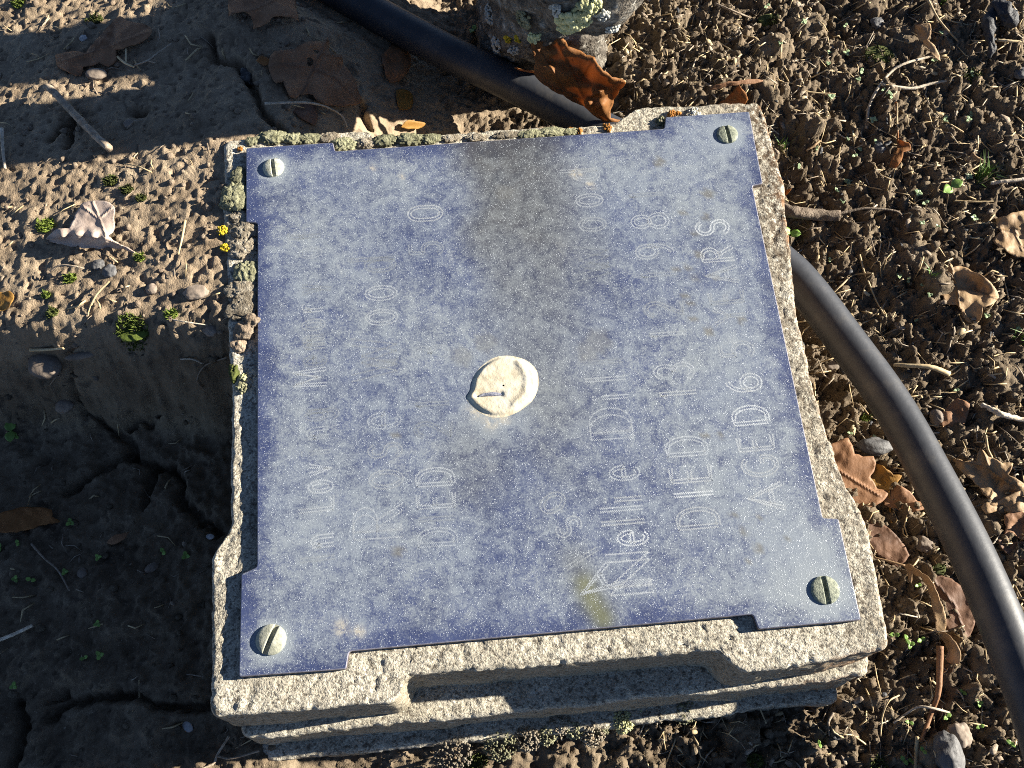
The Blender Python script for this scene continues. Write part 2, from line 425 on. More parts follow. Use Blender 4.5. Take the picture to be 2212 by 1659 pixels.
def hbase(x, y):
    """soil surface without crumbs"""
    yc = 0.020 + 0.14 * np.clip(-0.137 - x, 0, 0.2)
    step = sstep(-0.024, 0.016, y - yc + 0.008 * (fbm2(x * 45, y * 45, 3, 3) - 0.5))
    lowl = ZP - 0.078 + 0.004 * sstep(0.03, -0.12, y) - 0.012 * sstep(-0.13, -0.10, x)
    upl = ZP - 0.0045 - 0.13 * np.clip(-0.14 - x, 0, 1) - 0.10 * np.clip(y - 0.13, 0, 0.12)
    upl = upl - 0.062 * sstep(-0.125, -0.01, x)
    left = lowl * (1 - step) + upl * step
    right = ZP - 0.084 + 0.014 * sstep(0.14, 0.32, x) + 0.012 * sstep(0.0, 0.2, y)
    wgt = sstep(-0.05, 0.10, x)
    z = left * (1 - wgt) + right * wgt
    z = z + 0.020 * np.exp(-(((x - 0.135) / 0.055) ** 2 + ((y - 0.19) / 0.030) ** 2)) - 0.030 * np.exp(-(((x + 0.022) / 0.042) ** 2 + ((y - 0.150) / 0.020) ** 2))
    z = bed(x, y, z)
    return z + 0.006 * (fbm2(x * 22, y * 22, 3, 8) - 0.5)

def ground_z0(px, py, dz=0.0):
    z = ZP - 0.03
    for _ in range(14):
        p = at(px, py, z)
        z = 0.5 * z + 0.5 * (float(hbase(np.array([p[0]]), np.array([p[1]]))[0]) + dz)
    return at(px, py, z)

def at_v(px, py, z):
    d = np.stack([np.asarray(px, float) - CX, CY - np.asarray(py, float), np.full(np.shape(px), -F_PX)], -1) @ RT.T
    return CAM + d * ((z - CAM[2]) / d[:, 2])[:, None]

def ground_v(px, py, dz):
    z = np.full(len(px), ZP - 0.03)
    for _ in range(14):
        p = at_v(px, py, z); z = 0.5 * z + 0.5 * (hbase(p[:, 0], p[:, 1]) + dz)
    return at_v(px, py, z)

D = 0.00105
xs_c = np.arange(-0.345, 0.405, D); ys_c = np.arange(-0.245, 0.385, D)
far = np.cumsum(0.002 * 1.22 ** np.arange(43))
xs = np.r_[xs_c[0] - far[::-1], xs_c, xs_c[-1] + far]
ys = np.r_[ys_c[0] - far[::-1], ys_c, ys_c[-1] + far]
GX, GY = np.meshgrid(xs, ys)
core = (np.abs(GX) < 0.45) & (np.abs(GY) < 0.45)
GZ = hbase(GX, GY)
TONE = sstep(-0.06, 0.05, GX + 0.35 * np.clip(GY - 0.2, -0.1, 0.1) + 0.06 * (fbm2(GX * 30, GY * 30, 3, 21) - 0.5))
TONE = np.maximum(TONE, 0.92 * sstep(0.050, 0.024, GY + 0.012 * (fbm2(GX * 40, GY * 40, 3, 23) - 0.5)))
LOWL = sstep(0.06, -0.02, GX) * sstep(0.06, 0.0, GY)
_w = fbm2(GX * 60, GY * 60, 2, 35)                     # warp, so that the lumps are not round
_u, _v = GX + 0.004 * (fbm2(GX * 170, GY * 170, 3, 36) - 0.5), GY + 0.004 * (fbm2(GX * 170 + 40, GY * 170, 3, 37) - 0.5)
def ridged(k, s): return 1 - np.abs(2 * vn2(_u * k, _v * k, s) - 1)
GZ += (0.0016 + 0.0056 * TONE) * (fbm2(GX * 110, GY * 110, 4, 31, 0.6) - 0.5) * 1.6
TREL = TONE * (1 - 0.85 * LOWL)
GZ += TREL * (0.0050 * (1 - ridged(150, 38) ** 2) * (0.5 + _w) + 0.0034 * (1 - ridged(310, 39) ** 2) + 0.0026 * (1 - ridged(640, 40)))
GZ += TREL * 0.0022 * (vn2(_u * 950, _v * 950, 45) - 0.5) - 0.006 * TREL
GZ += (0.0012 + 0.0016 * TONE) * (fbm2(GX * 400, GY * 400, 2, 41, 0.8) - 0.5)
_p = vn2(GX * 300, GY * 300, 43); GZ -= 0.0014 * sstep(0.74, 0.92, _p) * (1 - TONE)
GZ += 0.0011 * sstep(0.66, 0.9, vn2(GX * 380, GY * 380, 44)) * (1 - TONE)
ix0, iy0 = len(far), len(far)

def splat(cx, cy, r, hgt, seed):
    i0 = int((cx - xs_c[0]) / D) + ix0; j0 = int((cy - ys_c[0]) / D) + iy0; k = int(r / D * 1.3) + 2
    a, b, c, d = i0 - k, i0 + k + 1, j0 - k, j0 + k + 1
    if a < 0 or c < 0 or b > len(xs) or d > len(ys): return
    X = GX[c:d, a:b] - cx; Y = GY[c:d, a:b] - cy
    th = seed * 1.7; s = 0.7 + 0.5 * ((seed * 0.618) % 1)
    u = (X * math.cos(th) + Y * math.sin(th)) / r; v = (-X * math.sin(th) + Y * math.cos(th)) / (r * s)
    q = 1 - (u * u + v * v) ** 1.2 * (1 + 1.6 * (fbm2((X + cx) * 330, (Y + cy) * 330, 3, 6) - 0.35))
    base = GZ[min(j0, len(ys) - 1), min(i0, len(xs) - 1)]
    cap = base + hgt * np.clip(q, 0, 1) ** 0.7 + 0.9 * min(hgt, 0.003) * (fbm2((X + cx) * 480, (Y + cy) * 480, 2, 5) - 0.5)
    GZ[c:d, a:b] = np.where(q > 0, np.maximum(GZ[c:d, a:b], cap), GZ[c:d, a:b])

n = 0
for k in range(4200):
    x = random.uniform(-0.33, 0.39); y = random.uniform(-0.235, 0.37)
    if abs(x) < 0.12 and abs(y) < 0.12: continue
    rgt = x > -0.02
    low_l = x < -0.1 and y < 0.05
    if not rgt and random.random() < (0.45 if not low_l else 0.35): continue
    r = 0.0012 * math.exp(random.gauss(0.15, 0.5)) * (1.1 if rgt else 0.8)
    r = min(r, 0.0045)
    splat(x, y, r, r * random.uniform(0.4, 0.8) * (1.0 if rgt else 0.4), k)
for k in range(90):                                   # larger clods in the dug soil
    x = random.uniform(0.02, 0.39); y = random.uniform(-0.23, 0.37)
    if x < 0.13 and y > -0.15 and y < 0.14: continue
    splat(x, y, random.uniform(0.006, 0.012), random.uniform(0.002, 0.005), k + 3)
    for q in range(7):
        splat(x + random.gauss(0, 0.006), y + random.gauss(0, 0.006), random.uniform(0.0015, 0.004), random.uniform(0.001, 0.003), k * q)
for ck in CRACKS:
    w3 = [ground_z0(*p)[:2] for p in ck]
    w3 = spline(np.array(w3), 40)
    mask = (GX > w3[:, 0].min() - 0.01) & (GX < w3[:, 0].max() + 0.01) & (GY > w3[:, 1].min() - 0.01) & (GY < w3[:, 1].max() + 0.01)
    xx, yy = GX[mask], GY[mask]
    jit = 0.0022
    d = seg_dist(xx + jit * (fbm2(xx * 260, yy * 260, 3, 61) - 0.5) * 2, yy + jit * (fbm2(xx * 260, yy * 260, 3, 71) - 0.5) * 2, w3)
    wid = 0.0011 + 0.0016 * fbm2(xx * 60, yy * 60, 2, 77)
    GZ[mask] -= 0.010 * np.exp(-(d / wid) ** 2)

def gz(x, y):
    i = np.clip((np.asarray(x) - xs_c[0]) / D, 0, len(xs_c) - 2); j = np.clip((np.asarray(y) - ys_c[0]) / D, 0, len(ys_c) - 2)
    a = i.astype(int); b = j.astype(int); u = i - a; v = j - b; a = a + ix0; b = b + iy0
    return (GZ[b, a] * (1 - u) + GZ[b, a + 1] * u) * (1 - v) + (GZ[b + 1, a] * (1 - u) + GZ[b + 1, a + 1] * u) * v

def on_ground(px, py, dz=0.0):
    """point of the soil (raised by dz) seen at a pixel"""
    p = ground_z0(px, py, dz); z = p[2]
    for _ in range(6):
        z = 0.5 * z + 0.5 * (float(gz(p[0], p[1])) + dz); p = at(px, py, z)
    return p

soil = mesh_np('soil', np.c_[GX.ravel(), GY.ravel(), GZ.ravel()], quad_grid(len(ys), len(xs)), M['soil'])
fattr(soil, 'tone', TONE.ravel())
tag(soil, kind='structure')

# ---------------------------------------------------------------- the stone block: three stepped slabs
def resample(poly, step, rnd):
    """closed polygon with rounded corners, evenly resampled"""
    p = np.asarray(poly, float); n = len(p); out = []
    for i in range(n):
        a, b, c = p[i - 1], p[i], p[(i + 1) % n]
        r = min(rnd, 0.45 * np.linalg.norm(a - b), 0.45 * np.linalg.norm(c - b))
        s = b + (a - b) / np.linalg.norm(a - b) * r; e = b + (c - b) / np.linalg.norm(c - b) * r
        for t in np.linspace(0, 1, 7): out.append((1 - t) ** 2 * s + 2 * t * (1 - t) * b + t * t * e)
    out = np.array(out + [out[0]])
    d = np.r_[0, np.cumsum(np.linalg.norm(np.diff(out, axis=0), axis=1))]
    k = int(d[-1] / step); t = np.linspace(0, d[-1], k, endpoint=False)
    return np.c_[np.interp(t, d, out[:, 0]), np.interp(t, d, out[:, 1])]

def slab(poly, ztop, zbot, step, rnd, edge_r, inset, flare, parent, seed, amp=1.0, grime_right=False):
    ol = resample(poly, step, rnd)
    nr = np.stack([np.gradient(ol[:, 1]), -np.gradient(ol[:, 0])], -1)
    nr /= np.linalg.norm(nr, axis=1)[:, None]
    if ((ol * nr).sum(1)).mean() < 0: nr = -nr
    rings = []
    R = 0.135
    for q in np.arange(inset, edge_r, -step): rings.append((q, ztop, 0, 1, 0.0))
    for a in np.linspace(0, math.pi / 2, 6): rings.append((edge_r * (1 - math.sin(a)), ztop - edge_r * (1 - math.cos(a)), math.sin(a), math.cos(a), math.sin(a) ** 2))
    zz = np.arange(ztop - edge_r - step, zbot, -step * 1.2)
    for z in zz: rings.append((-flare * (ztop - edge_r - z) / max(1e-6, ztop - edge_r - zbot), z, 1, 0, 1.0))
    V = []; S = []
    nrm = []
    for q, z, on, upn, side in rings:
        P = ol * (1 - q / R) if q > 0 else ol - nr * q
        V.append(np.c_[P, np.full(len(P), z)])
        nrm.append(np.c_[nr * on, np.full(len(P), upn)])
        S.append(np.full(len(P), side))
    m, k = len(rings), len(ol)
    V = np.vstack(V); N = np.vstack(nrm); S = np.concatenate(S)
    g = 0.0011 * (fbm3(V * 420, 3, seed, 0.6) - 0.5) + 0.0028 * (fbm3(V * 60, 3, seed + 5, 0.4) - 0.5) * (0.35 + 0.65 * S)
    pit = np.clip(0.40 - vn3(V * 360, seed + 9), 0, 1) * -0.0022
    V = V + N * ((g + pit) * amp)[:, None]
    o = mesh_np('slab', V, quad_grid(m, k, True)[:, ::-1], M['stone'], parent)
    bm = bmesh.new(); bm.from_mesh(o.data)
    bmesh.ops.holes_fill(bm, edges=[e for e in bm.edges if e.is_boundary], sides=0)
    bmesh.ops.recalc_face_normals(bm, faces=bm.faces)
    bm.to_mesh(o.data); bm.free()
    rg = sstep(0.10, 0.132, V[:, 0]) * (0.45 + 0.55 * sstep(-0.14, 0.14, V[:, 1])) if grime_right else S * 0
    rust = sstep(0.128, 0.134, V[:, 0]) * np.exp(-((V[:, 1] - 0.055) / 0.03) ** 2) if grime_right else S * 0
    rust = np.maximum(rust, 0.6 * S * sstep(0.08, 0.13, V[:, 0]))
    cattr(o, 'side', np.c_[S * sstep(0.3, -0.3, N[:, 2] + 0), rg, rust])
    return o

block = empty('stone_pedestal', (0, 0, 0))
tag(block, 'stepped sandy grey stone block carrying the blue plaque', 'pedestal')
S1 = [(-.1372, .1330), (-.0660, .1338), (-.0640, .1288), (0.0, .1280), (.0575, .1262), (.0710, .1362), (.1335, .1335),
      (.1352, .083), (.1335, .060), (.1275, .010), (.1285, -.030), (.1320, -.060), (.1385, -.090), (.1362, -.1375), (.110, -.1400),
      (.0740, -.1420), (.0668, -.1322), (-.0600, -.1305), (-.0640, -.1405), (-.1372, -.1392), (-.1385, -.0750), (-.1305, -.0640),
      (-.1318, .0), (-.1340, .046), (-.1368, .086)]
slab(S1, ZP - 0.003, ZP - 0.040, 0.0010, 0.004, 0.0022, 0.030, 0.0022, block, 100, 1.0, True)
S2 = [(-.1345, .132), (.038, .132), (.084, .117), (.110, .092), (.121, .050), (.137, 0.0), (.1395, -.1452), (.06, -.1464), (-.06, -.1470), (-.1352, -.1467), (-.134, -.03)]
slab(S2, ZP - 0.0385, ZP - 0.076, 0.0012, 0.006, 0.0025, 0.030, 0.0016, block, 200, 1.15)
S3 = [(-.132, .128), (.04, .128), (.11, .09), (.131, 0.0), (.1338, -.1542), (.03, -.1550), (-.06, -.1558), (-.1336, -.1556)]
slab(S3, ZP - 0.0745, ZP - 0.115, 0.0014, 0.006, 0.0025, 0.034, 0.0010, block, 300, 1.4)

# ---------------------------------------------------------------- the plaque
PL = [(533, 321), (718, 309), (722, 328), (1437, 279), (1439, 254), (1617, 242), (1646, 395), (1623, 400), (1776, 1121), (1810, 1122),
      (1858, 1337), (1640, 1357), (1628, 1325), (752, 1405), (746, 1443), (518, 1460), (523, 1241), (557, 1226), (558, 480), (533, 478)]
plaque = empty('plaque', (0, 0, ZP))
tag(plaque, 'weathered blue metal memorial plaque with notched sides on the stone block', 'plaque')
pl = np.array([at(*p, ZP)[:2] for p in PL])
plr = []
nP = len(pl)
for i in range(nP):                                    # small radius in the corners
    a, b, c = pl[i - 1], pl[i], pl[(i + 1) % nP]
    r = 0.0016 if i in (2, 3, 7, 8, 12, 13, 17, 18) else 0.0005
    s = b + (a - b) / np.linalg.norm(a - b) * r; e = b + (c - b) / np.linalg.norm(c - b) * r
    for t in np.linspace(0, 1, 4): plr.append((1 - t) ** 2 * s + 2 * t * (1 - t) * b + t * t * e)
plr = np.array(plr)
bm = bmesh.new()
vs = [bm.verts.new((p[0], p[1], 0)) for p in plr]
top = bm.faces.new(vs[::-1]) if False else bm.faces.new(vs)
bm.normal_update()
if top.normal.z < 0: top.normal_flip()
for ax in (0, 1):
    for v in np.arange(-0.124, 0.125, 0.002):
        co = [0, 0, 0]; no = [0, 0, 0]; co[ax] = v; no[ax] = 1
        bmesh.ops.bisect_plane(bm, geom=bm.verts[:] + bm.edges[:] + bm.faces[:], plane_co=co, plane_no=no, dist=1e-7)
me = bpy.data.meshes.new('plate'); bm.to_mesh(me); bm.free()
me.materials.append(M['plaque'])
plate = bpy.data.objects.new('plate', me); COL.objects.link(plate); plate.parent = plaque
pv = np.array([v.co[:] for v in me.vertices])
dist_edge = seg_dist(pv[:, 0], pv[:, 1], [tuple(p) for p in pl] + [tuple(pl[0])])
X, Y = pv[:, 0], pv[:, 1]
haze = 0.50 * sstep(0.0, 0.010, dist_edge + 0.012 * (fbm2(X * 70, Y * 70, 3, 5) - 0.5)) - 0.25
haze += 0.55 * (fbm2(X * 16, Y * 16, 3, 15) - 0.5)
haze += 0.30 * sstep(0.06, 0.125, X) * sstep(-0.02, -0.10, Y) + 0.22 * sstep(0.03, 0.1, X)
haze += 0.25 * np.exp(-(((X + 0.075) / 0.03) ** 2 + ((Y - 0.07) / 0.03) ** 2))
haze -= 0.22 * sstep(-0.1, -0.125, X) * sstep(-0.1, 0.0, Y)
for px, py in ((590, 363), (1570, 291), (1782, 1275), (586, 1382)):
    q = at(px, py, ZP); dd = np.hypot(X - q[0], Y - q[1]); haze += 0.8 * np.exp(-((dd - 0.005) / 0.0035) ** 2)
def pd(poly): return [tuple(at(*p, ZP)[:2]) for p in poly]
haze += 0.9 * np.exp(-((np.hypot(X - at(1062, 893, ZP)[0], Y - at(1062, 893, ZP)[1])) / 0.010) ** 2)
xl = np.interp(Y, [-0.06, 0.0, 0.06, 0.125], [0.0, -0.012, -0.018, -0.022]); xr = np.interp(Y, [-0.06, 0.0, 0.06, 0.125], [0.02, 0.03, 0.034, 0.030])
wv = 0.014 * (fbm2(X * 45, Y * 45, 3, 55) - 0.5)
band = sstep(-0.012, 0.012, X - xl + wv) * sstep(0.020, -0.022, X - xr + wv) * sstep(-0.085, -0.01, Y)
band *= 0.55 + 0.45 * sstep(0.0, 0.1, Y + 0.03 * (fbm2(X * 40, Y * 40, 3, 66) - 0.5) * 2)
band = np.maximum(band, 0.38 * np.exp(-(((X + 0.026) / 0.018) ** 2 + ((Y + 0.045) / 0.022) ** 2) ** 2))
band = np.maximum(band, 0.6 * np.exp(-(seg_dist(X, Y, pd([(1245, 1215), (1268, 1275), (1300, 1330)])) / 0.006) ** 2))
spot = np.zeros(len(X))
for px, py, r in ((1530, 420, 14), (1425, 350, 13), (1478, 460, 9), (1498, 505, 9), (1485, 580, 9), (1500, 600, 7), (1525, 470, 9), (1530, 715, 11), (1490, 655, 9),
                  (1500, 690, 8), (1522, 940, 8), (1557, 938, 8), (1480, 640, 9), (1545, 600, 8), (1600, 690, 9), (1460, 580, 8), (1510, 550, 9), (1605, 1150, 9), (1640, 1185, 8), (1620, 1215, 6),
                  (1700, 1165, 5), (1585, 1110, 7), (855, 940, 8), (860, 1190, 10), (1640, 1120, 5), (1090, 415, 22), (1290, 740, 30), (1270, 760, 24), (1050, 740, 26), (1000, 770, 24)):
    q = at(px, py, ZP); dd = np.hypot(X - q[0], Y - q[1]) / (r * 0.0002)
    big = 0.45 if r > 20 else 1.0
    spot = np.maximum(spot, big * sstep(1.25, 0.8, dd + 0.5 * (fbm2(X * 500, Y * 500, 2, 9) - 0.5)))
olive = np.exp(-(seg_dist(X, Y, pd([(1262, 1262), (1280, 1300), (1304, 1338)])) / 0.0045) ** 2)
cream = np.zeros(len(X))
for px, py, r in ((738, 1357, 13), (775, 1365, 9), (1025, 890, 14), (1060, 912, 14), (1090, 905, 10), (806, 362, 6), (868, 380, 5), (625, 770, 3), (683, 815, 3), (1245, 375, 12), (1275, 400, 8)):
    q = at(px, py, ZP); cream = np.maximum(cream, np.exp(-(np.hypot(X - q[0], Y - q[1]) / (r * 0.0002)) ** 2))
cattr(plate, 'mask2', np.c_[olive, np.clip(cream * 1.3, 0, 1), olive * 0])
cattr(plate, 'mask', np.c_[np.clip(haze, -1, 2), np.clip(band, 0, 1), spot])
# rim: small bevel and the thickness of the metal
prof = [(0.0, 0.0), (0.00025, -0.0001), (0.0004, -0.0005), (0.0004, -0.0028)]
nn = np.stack([np.roll(plr, -1, 0)[:, 1] - np.roll(plr, 1, 0)[:, 1], -(np.roll(plr, -1, 0)[:, 0] - np.roll(plr, 1, 0)[:, 0])], -1)
nn /= np.linalg.norm(nn, axis=1)[:, None]
ctr = seg_dist(plr[:1, 0] + nn[:1, 0] * 0.001, plr[:1, 1] + nn[:1, 1] * 0.001, [tuple(p) for p in pl])
if (nn * plr).sum() < 0: nn = -nn
V = np.vstack([np.c_[plr + nn * q, np.full(len(plr), z)] for q, z in prof])
rim = mesh_np('rim', V, quad_grid(4, len(plr), True), M['edge'], plaque, smooth=False)
rim.data.materials.append(M['edge_dark'])
for f in rim.data.polygons:
    if f.center.z < -0.0007: f.material_index = 1

def screw(px, py, r, ang, mat, dome=0.0022):
    q = at(px, py, ZP)
    w = r * 0.165
    us = np.r_[np.linspace(-r, -w, 13), -w * 0.98, np.linspace(-w * 0.8, w * 0.8, 4), w * 0.98, np.linspace(w, r, 13)]
    vs = np.sin(np.linspace(-math.pi / 2, math.pi / 2, 25))
    P = []
    for u in us:
        hv = math.sqrt(max(r * r - u * u, 1e-12))
        for v in vs:
            vv = v * hv; d2 = (u * u + vv * vv) / (r * r)
            z = 0.0007 + dome * math.sqrt(max(0, 1 - 0.92 * d2)) - dome * 0.28
            if abs(u) < w * 0.99: z = 0.00025
            P.append((u, vv, z))
    n, m = len(us), len(vs)
    idx = [j for j in range(m)] + [(i) * m + m - 1 for i in range(1, n)] + [(n - 1) * m + j for j in range(m - 2, -1, -1)] + [i * m for i in range(n - 2, 0, -1)]
    P = np.array(P)
    F = quad_grid(n, m).tolist(); base = len(P); sk = P[idx].copy(); sk[:, 2] = -0.0004
    P = np.vstack([P, sk])
    for k in range(len(idx)):
        k2 = (k + 1) % len(idx); F.append([idx[k], idx[k2], base + k2, base + k])
    P[:, :2] += 0
    g = 0.0002 * (fbm3(P * 1800, 2, int(px)) - 0.5); P[:, 2] += g
    c, s = math.cos(ang), math.sin(ang)
    P = np.c_[P[:, 0] * c - P[:, 1] * s + q[0], P[:, 0] * s + P[:, 1] * c + q[1], P[:, 2]]
    o = mesh_np('screw', P, np.array(F), mat, plaque, smooth=False)
    bm = bmesh.new(); bm.from_mesh(o.data); bmesh.ops.remove_doubles(bm, verts=bm.verts, dist=1e-7)
    bmesh.ops.recalc_face_normals(bm, faces=bm.faces); bm.to_mesh(o.data); bm.free()
    for f in o.data.polygons: f.use_smooth = abs(f.normal.z) > 0.5
    return o

screw(591, 363, 0.0052, 0.10, M['screw'])
screw(1571, 291, 0.0052, 0.06, M['screw_green'], 0.0013)
screw(1782, 1275, 0.0058, 0.0, M['screw_green'], 0.0013)
screw(586, 1382, 0.0061, -0.42, M['screw'])

# ---------------------------------------------------------------- engraved lettering (zig-zag cut strokes)
def arc(cx, cy, rx, ry, a0, a1, n=14):
    return [(cx + rx * math.cos(math.radians(a0 + (a1 - a0) * k / n)), cy + ry * math.sin(math.radians(a0 + (a1 - a0) * k / n))) for k in range(n + 1)]
G = {
    'I': [[(.3, 0), (.3, 1)]], 'L': [[(.1, 1), (.1, 0), (.6, 0)]],
    'D': [[(.08, 0), (.08, 1), (.3, 1)] + arc(.3, .5, .3, .5, 90, -90) + [(.08, 0)]],
    'E': [[(.58, 1), (.1, 1), (.1, 0), (.6, 0)], [(.1, .53), (.45, .53)]],
    'A': [[(.0, 0), (.32, 1), (.64, 0)], [(.12, .35), (.52, .35)]],
    'G': [arc(.34, .5, .3, .5, 50, 320) + [(.6, .42), (.38, .42)]],
    'Y': [[(.02, 1), (.32, .5), (.62, 1)], [(.32, .5), (.32, 0)]],
    'R': [[(.08, 0), (.08, 1), (.3, 1)] + arc(.32, .76, .26, .24, 90, -90) + [(.1, .52)], [(.3, .52), (.62, 0)]],
    'S': [arc(.32, .75, .26, .25, 20, 270) + arc(.32, .26, .28, .25, 90, -160)],
    'M': [[(.0, 0), (.08, 1), (.35, .2), (.62, 1), (.7, 0)]],
    'N': [[(.05, 0), (.05, 1), (.6, 0), (.6, 1)]],
    'W': [[(.0, 1), (.16, 0), (.36, .8), (.56, 0), (.72, 1)]],
    'o': [arc(.28, .32, .24, .32, 0, 360, 22)], 'n': [[(.05, 0), (.05, .64)], [(.05, .4)] + arc(.27, .4, .22, .22, 180, 0) + [(.49, 0)]],
    'v': [[(.02, .64), (.25, 0), (.48, .64)]], 'i': [[(.2, 0), (.2, .64)], [(.2, .82), (.2, .86)]],
    'g': [arc(.26, .34, .22, .3, 0, 360, 20), [(.48, .64), (.48, -.1)] + arc(.27, -.1, .21, .18, 0, -160)],
    'e': [[(.05, .34), (.5, .34)] + arc(.28, .32, .23, .32, 0, 310)], 'm': [[(.03, 0), (.03, .62)], [(.03, .4)] + arc(.18, .44, .15, .18, 180, 0) + [(.33, 0)], [(.33, .4)] + arc(.48, .44, .15, .18, 180, 0) + [(.63, 0)]],
    'r': [[(.08, 0), (.08, .64)], [(.08, .38)] + arc(.3, .38, .22, .24, 180, 50)], 'y': [[(.05, .64), (.27, .02)], [(.5, .64), (.18, -.3)]],
    'f': [[(.2, -.05), (.2, .8)] + arc(.38, .8, .18, .2, 180, 40), [(.03, .6), (.42, .6)]],
    's': [arc(.25, .48, .18, .16, 20, 270) + arc(.25, .16, .2, .16, 90, -160)], 'l': [[(.2, 0), (.2, 1)]],
    'd': [arc(.26, .32, .22, .32, 0, 360, 20), [(.5, 0), (.5, 1)]],
    '0': [arc(.3, .68, .26, .32, 0, 180) + [(.04, .32)] + arc(.3, .32, .26, .32, 180, 360) + [(.56, .68)]],
    '1': [[(.12, .8), (.3, 1), (.3, 0)]], '2': [arc(.3, .74, .25, .26, 170, -40) + [(.05, 0), (.58, 0)]],
    '3': [arc(.28, .75, .24, .25, 160, -90) + arc(.28, .26, .27, .26, 90, -160)],
    '5': [[(.52, 1), (.12, 1), (.1, .58)] + arc(.28, .32, .26, .3, 110, -150)],
    '6': [arc(.45, .5, .4, .5, 100, 200) + arc(.3, .28, .25, .28, 180, 540, 20)],
    '8': [arc(.3, .75, .22, .25, -90, 270, 20), arc(.3, .26, .27, .26, 90, 450, 20)],
    '9': [arc(.3, .72, .25, .28, 0, 360, 20), [(.55, .72)] + arc(.15, .5, .4, .5, 20, -80)],
}
HATCH = {'R': [(.12, .04), (.3, .96)], 'W': [(.2, .1), (.5, .7)], 'N': [(.08, .05), (.3, .95)], 'D': [(.1, .05), (.3, .95)]}

def zigzag(line, w, pitch, rw):
    line = np.asarray(line); d = np.r_[0, np.cumsum(np.linalg.norm(np.diff(line, axis=0), axis=1))]
    k = max(4, int(d[-1] / pitch)); t = np.linspace(0, d[-1], k)
    p = np.c_[np.interp(t, d, line[:, 0]), np.interp(t, d, line[:, 1])]
    tg = np.gradient(p, axis=0); tg /= np.linalg.norm(tg, axis=1)[:, None] + 1e-12
    nm = np.c_[-tg[:, 1], tg[:, 0]]
    s = np.where(np.arange(k) % 2 == 0, 1, -1)[:, None] * w / 2
    z = p + nm * s
    a = z[:-1]; b = z[1:]; dd = b - a; dd /= np.linalg.norm(dd, axis=1)[:, None] + 1e-12
    nn = np.c_[-dd[:, 1], dd[:, 0]] * rw / 2
    return np.stack([a - nn, a + nn, b + nn, b - nn], 1).reshape(-1, 2)

def letter(ch, base, along, up, h, wid, mat, hatch=False, w=0.0015):
    quads = []
    for st in G[ch]:
        ln = np.array([base + along * (u * wid) + up * (v * h) for u, v in st])
        if hatch:
            quads.append(zigzag(ln + along * 0.0016, 0.0009, 0.00042, 0.00014)); quads.append(zigzag(ln - along * 0.0016, 0.0009, 0.00042, 0.00014))
        else:
            tg = np.gradient(ln, axis=0); tg /= np.linalg.norm(tg, axis=1)[:, None] + 1e-12; nm2 = np.c_[-tg[:, 1], tg[:, 0]] * w * 0.5
            quads.append(zigzag(ln + nm2, w * 0.62, 0.00040, 0.00017)); quads.append(zigzag(ln - nm2, w * 0.62, 0.00040, 0.00017))
    if hatch and ch in HATCH:
        (u0, v0), (u1, v1) = HATCH[ch]
        for t in np.linspace(0, 1, 26):
            a = base + along * (u0 * wid) + up * ((v0 + (v1 - v0) * t) * h)
            b = base + along * (u0 * wid + 0.0034) + up * (max(0.02, v0 + (v1 - v0) * t - 0.16) * h)
            dd = (b - a) / np.linalg.norm(b - a); nq = np.array([-dd[1], dd[0]]) * 0.00005
            quads.append(np.array([a - nq, a + nq, b + nq, b - nq]))
    Q = np.vstack(quads)
    V = np.c_[Q, np.full(len(Q), 0.00002)]
    o = mesh_np('letter', V, np.arange(len(V)).reshape(-1, 4), mat, plaque, smooth=False)
    return o

def text_line(chars, b0, b1, cap_px, k_mat, hatch_caps=False, w=0.0015):
    """chars: (glyph, centre y px, width px, material step); b0, b1: the base line from its bottom to its top end"""
    for ch, yc, wd, k in chars:
        t = (yc - b0[1]) / (b1[1] - b0[1]); bx = b0[0] + (b1[0] - b0[0]) * t
        mid = at(bx, yc, ZP)[:2]
        along = np.array(at(b1[0], b1[1], ZP)[:2]) - np.array(at(b0[0], b0[1], ZP)[:2]); along /= np.linalg.norm(along)
        up = np.array([-along[1], along[0]])
        W = wd * 0.0002 / 0.6
        letter(ch, mid - along * (wd * 0.0001), along, up, cap_px * 0.0002, W, M['engr%d' % k], hatch_caps and ch in HATCH, w)

def auto(s, y0, y1, wd, k):
    n = len(s); r = []
    for i, ch in enumerate(s):
        if ch != ' ': r.append((ch, y0 + (y1 - y0) * i / (n - 1), wd * (0.8 if ch.islower() else 1), k if isinstance(k, int) else k[i % len(k)]))
    return r

text_line(auto('In Loving Memory of', 1203, 505, 32, (2, 1, 2, 1, 1, 1, 2, 2, 2)), (724, 1215), (690, 500), 72, 1)
text_line([('R', 1128, 62, 1), ('o', 1032, 42, 1), ('s', 968, 40, 1), ('e', 905, 40, 2), ('W', 778, 74, 1), ('o', 682, 40, 1), ('o', 630, 38, 1), ('d', 568, 42, 2)], (872, 1170), (850, 500), 104, 1, True)
text_line([('D', 1160, 36, 2), ('I', 1118, 30, 2), ('E', 1080, 34, 1), ('D', 1030, 38, 1), ('2', 925, 36, 2), ('1', 870, 30, 2), ('3', 760, 36, 2), ('5', 535, 36, 2), ('0', 459, 40, 0)], (985, 1180), (952, 440), 76, 1)
text_line([('A', 1240, 46, 1), ('l', 1180, 34, 1), ('s', 1122, 40, 1), ('o', 1072, 42, 1)], (1330, 1245), (1200, 1050), 78, 1)
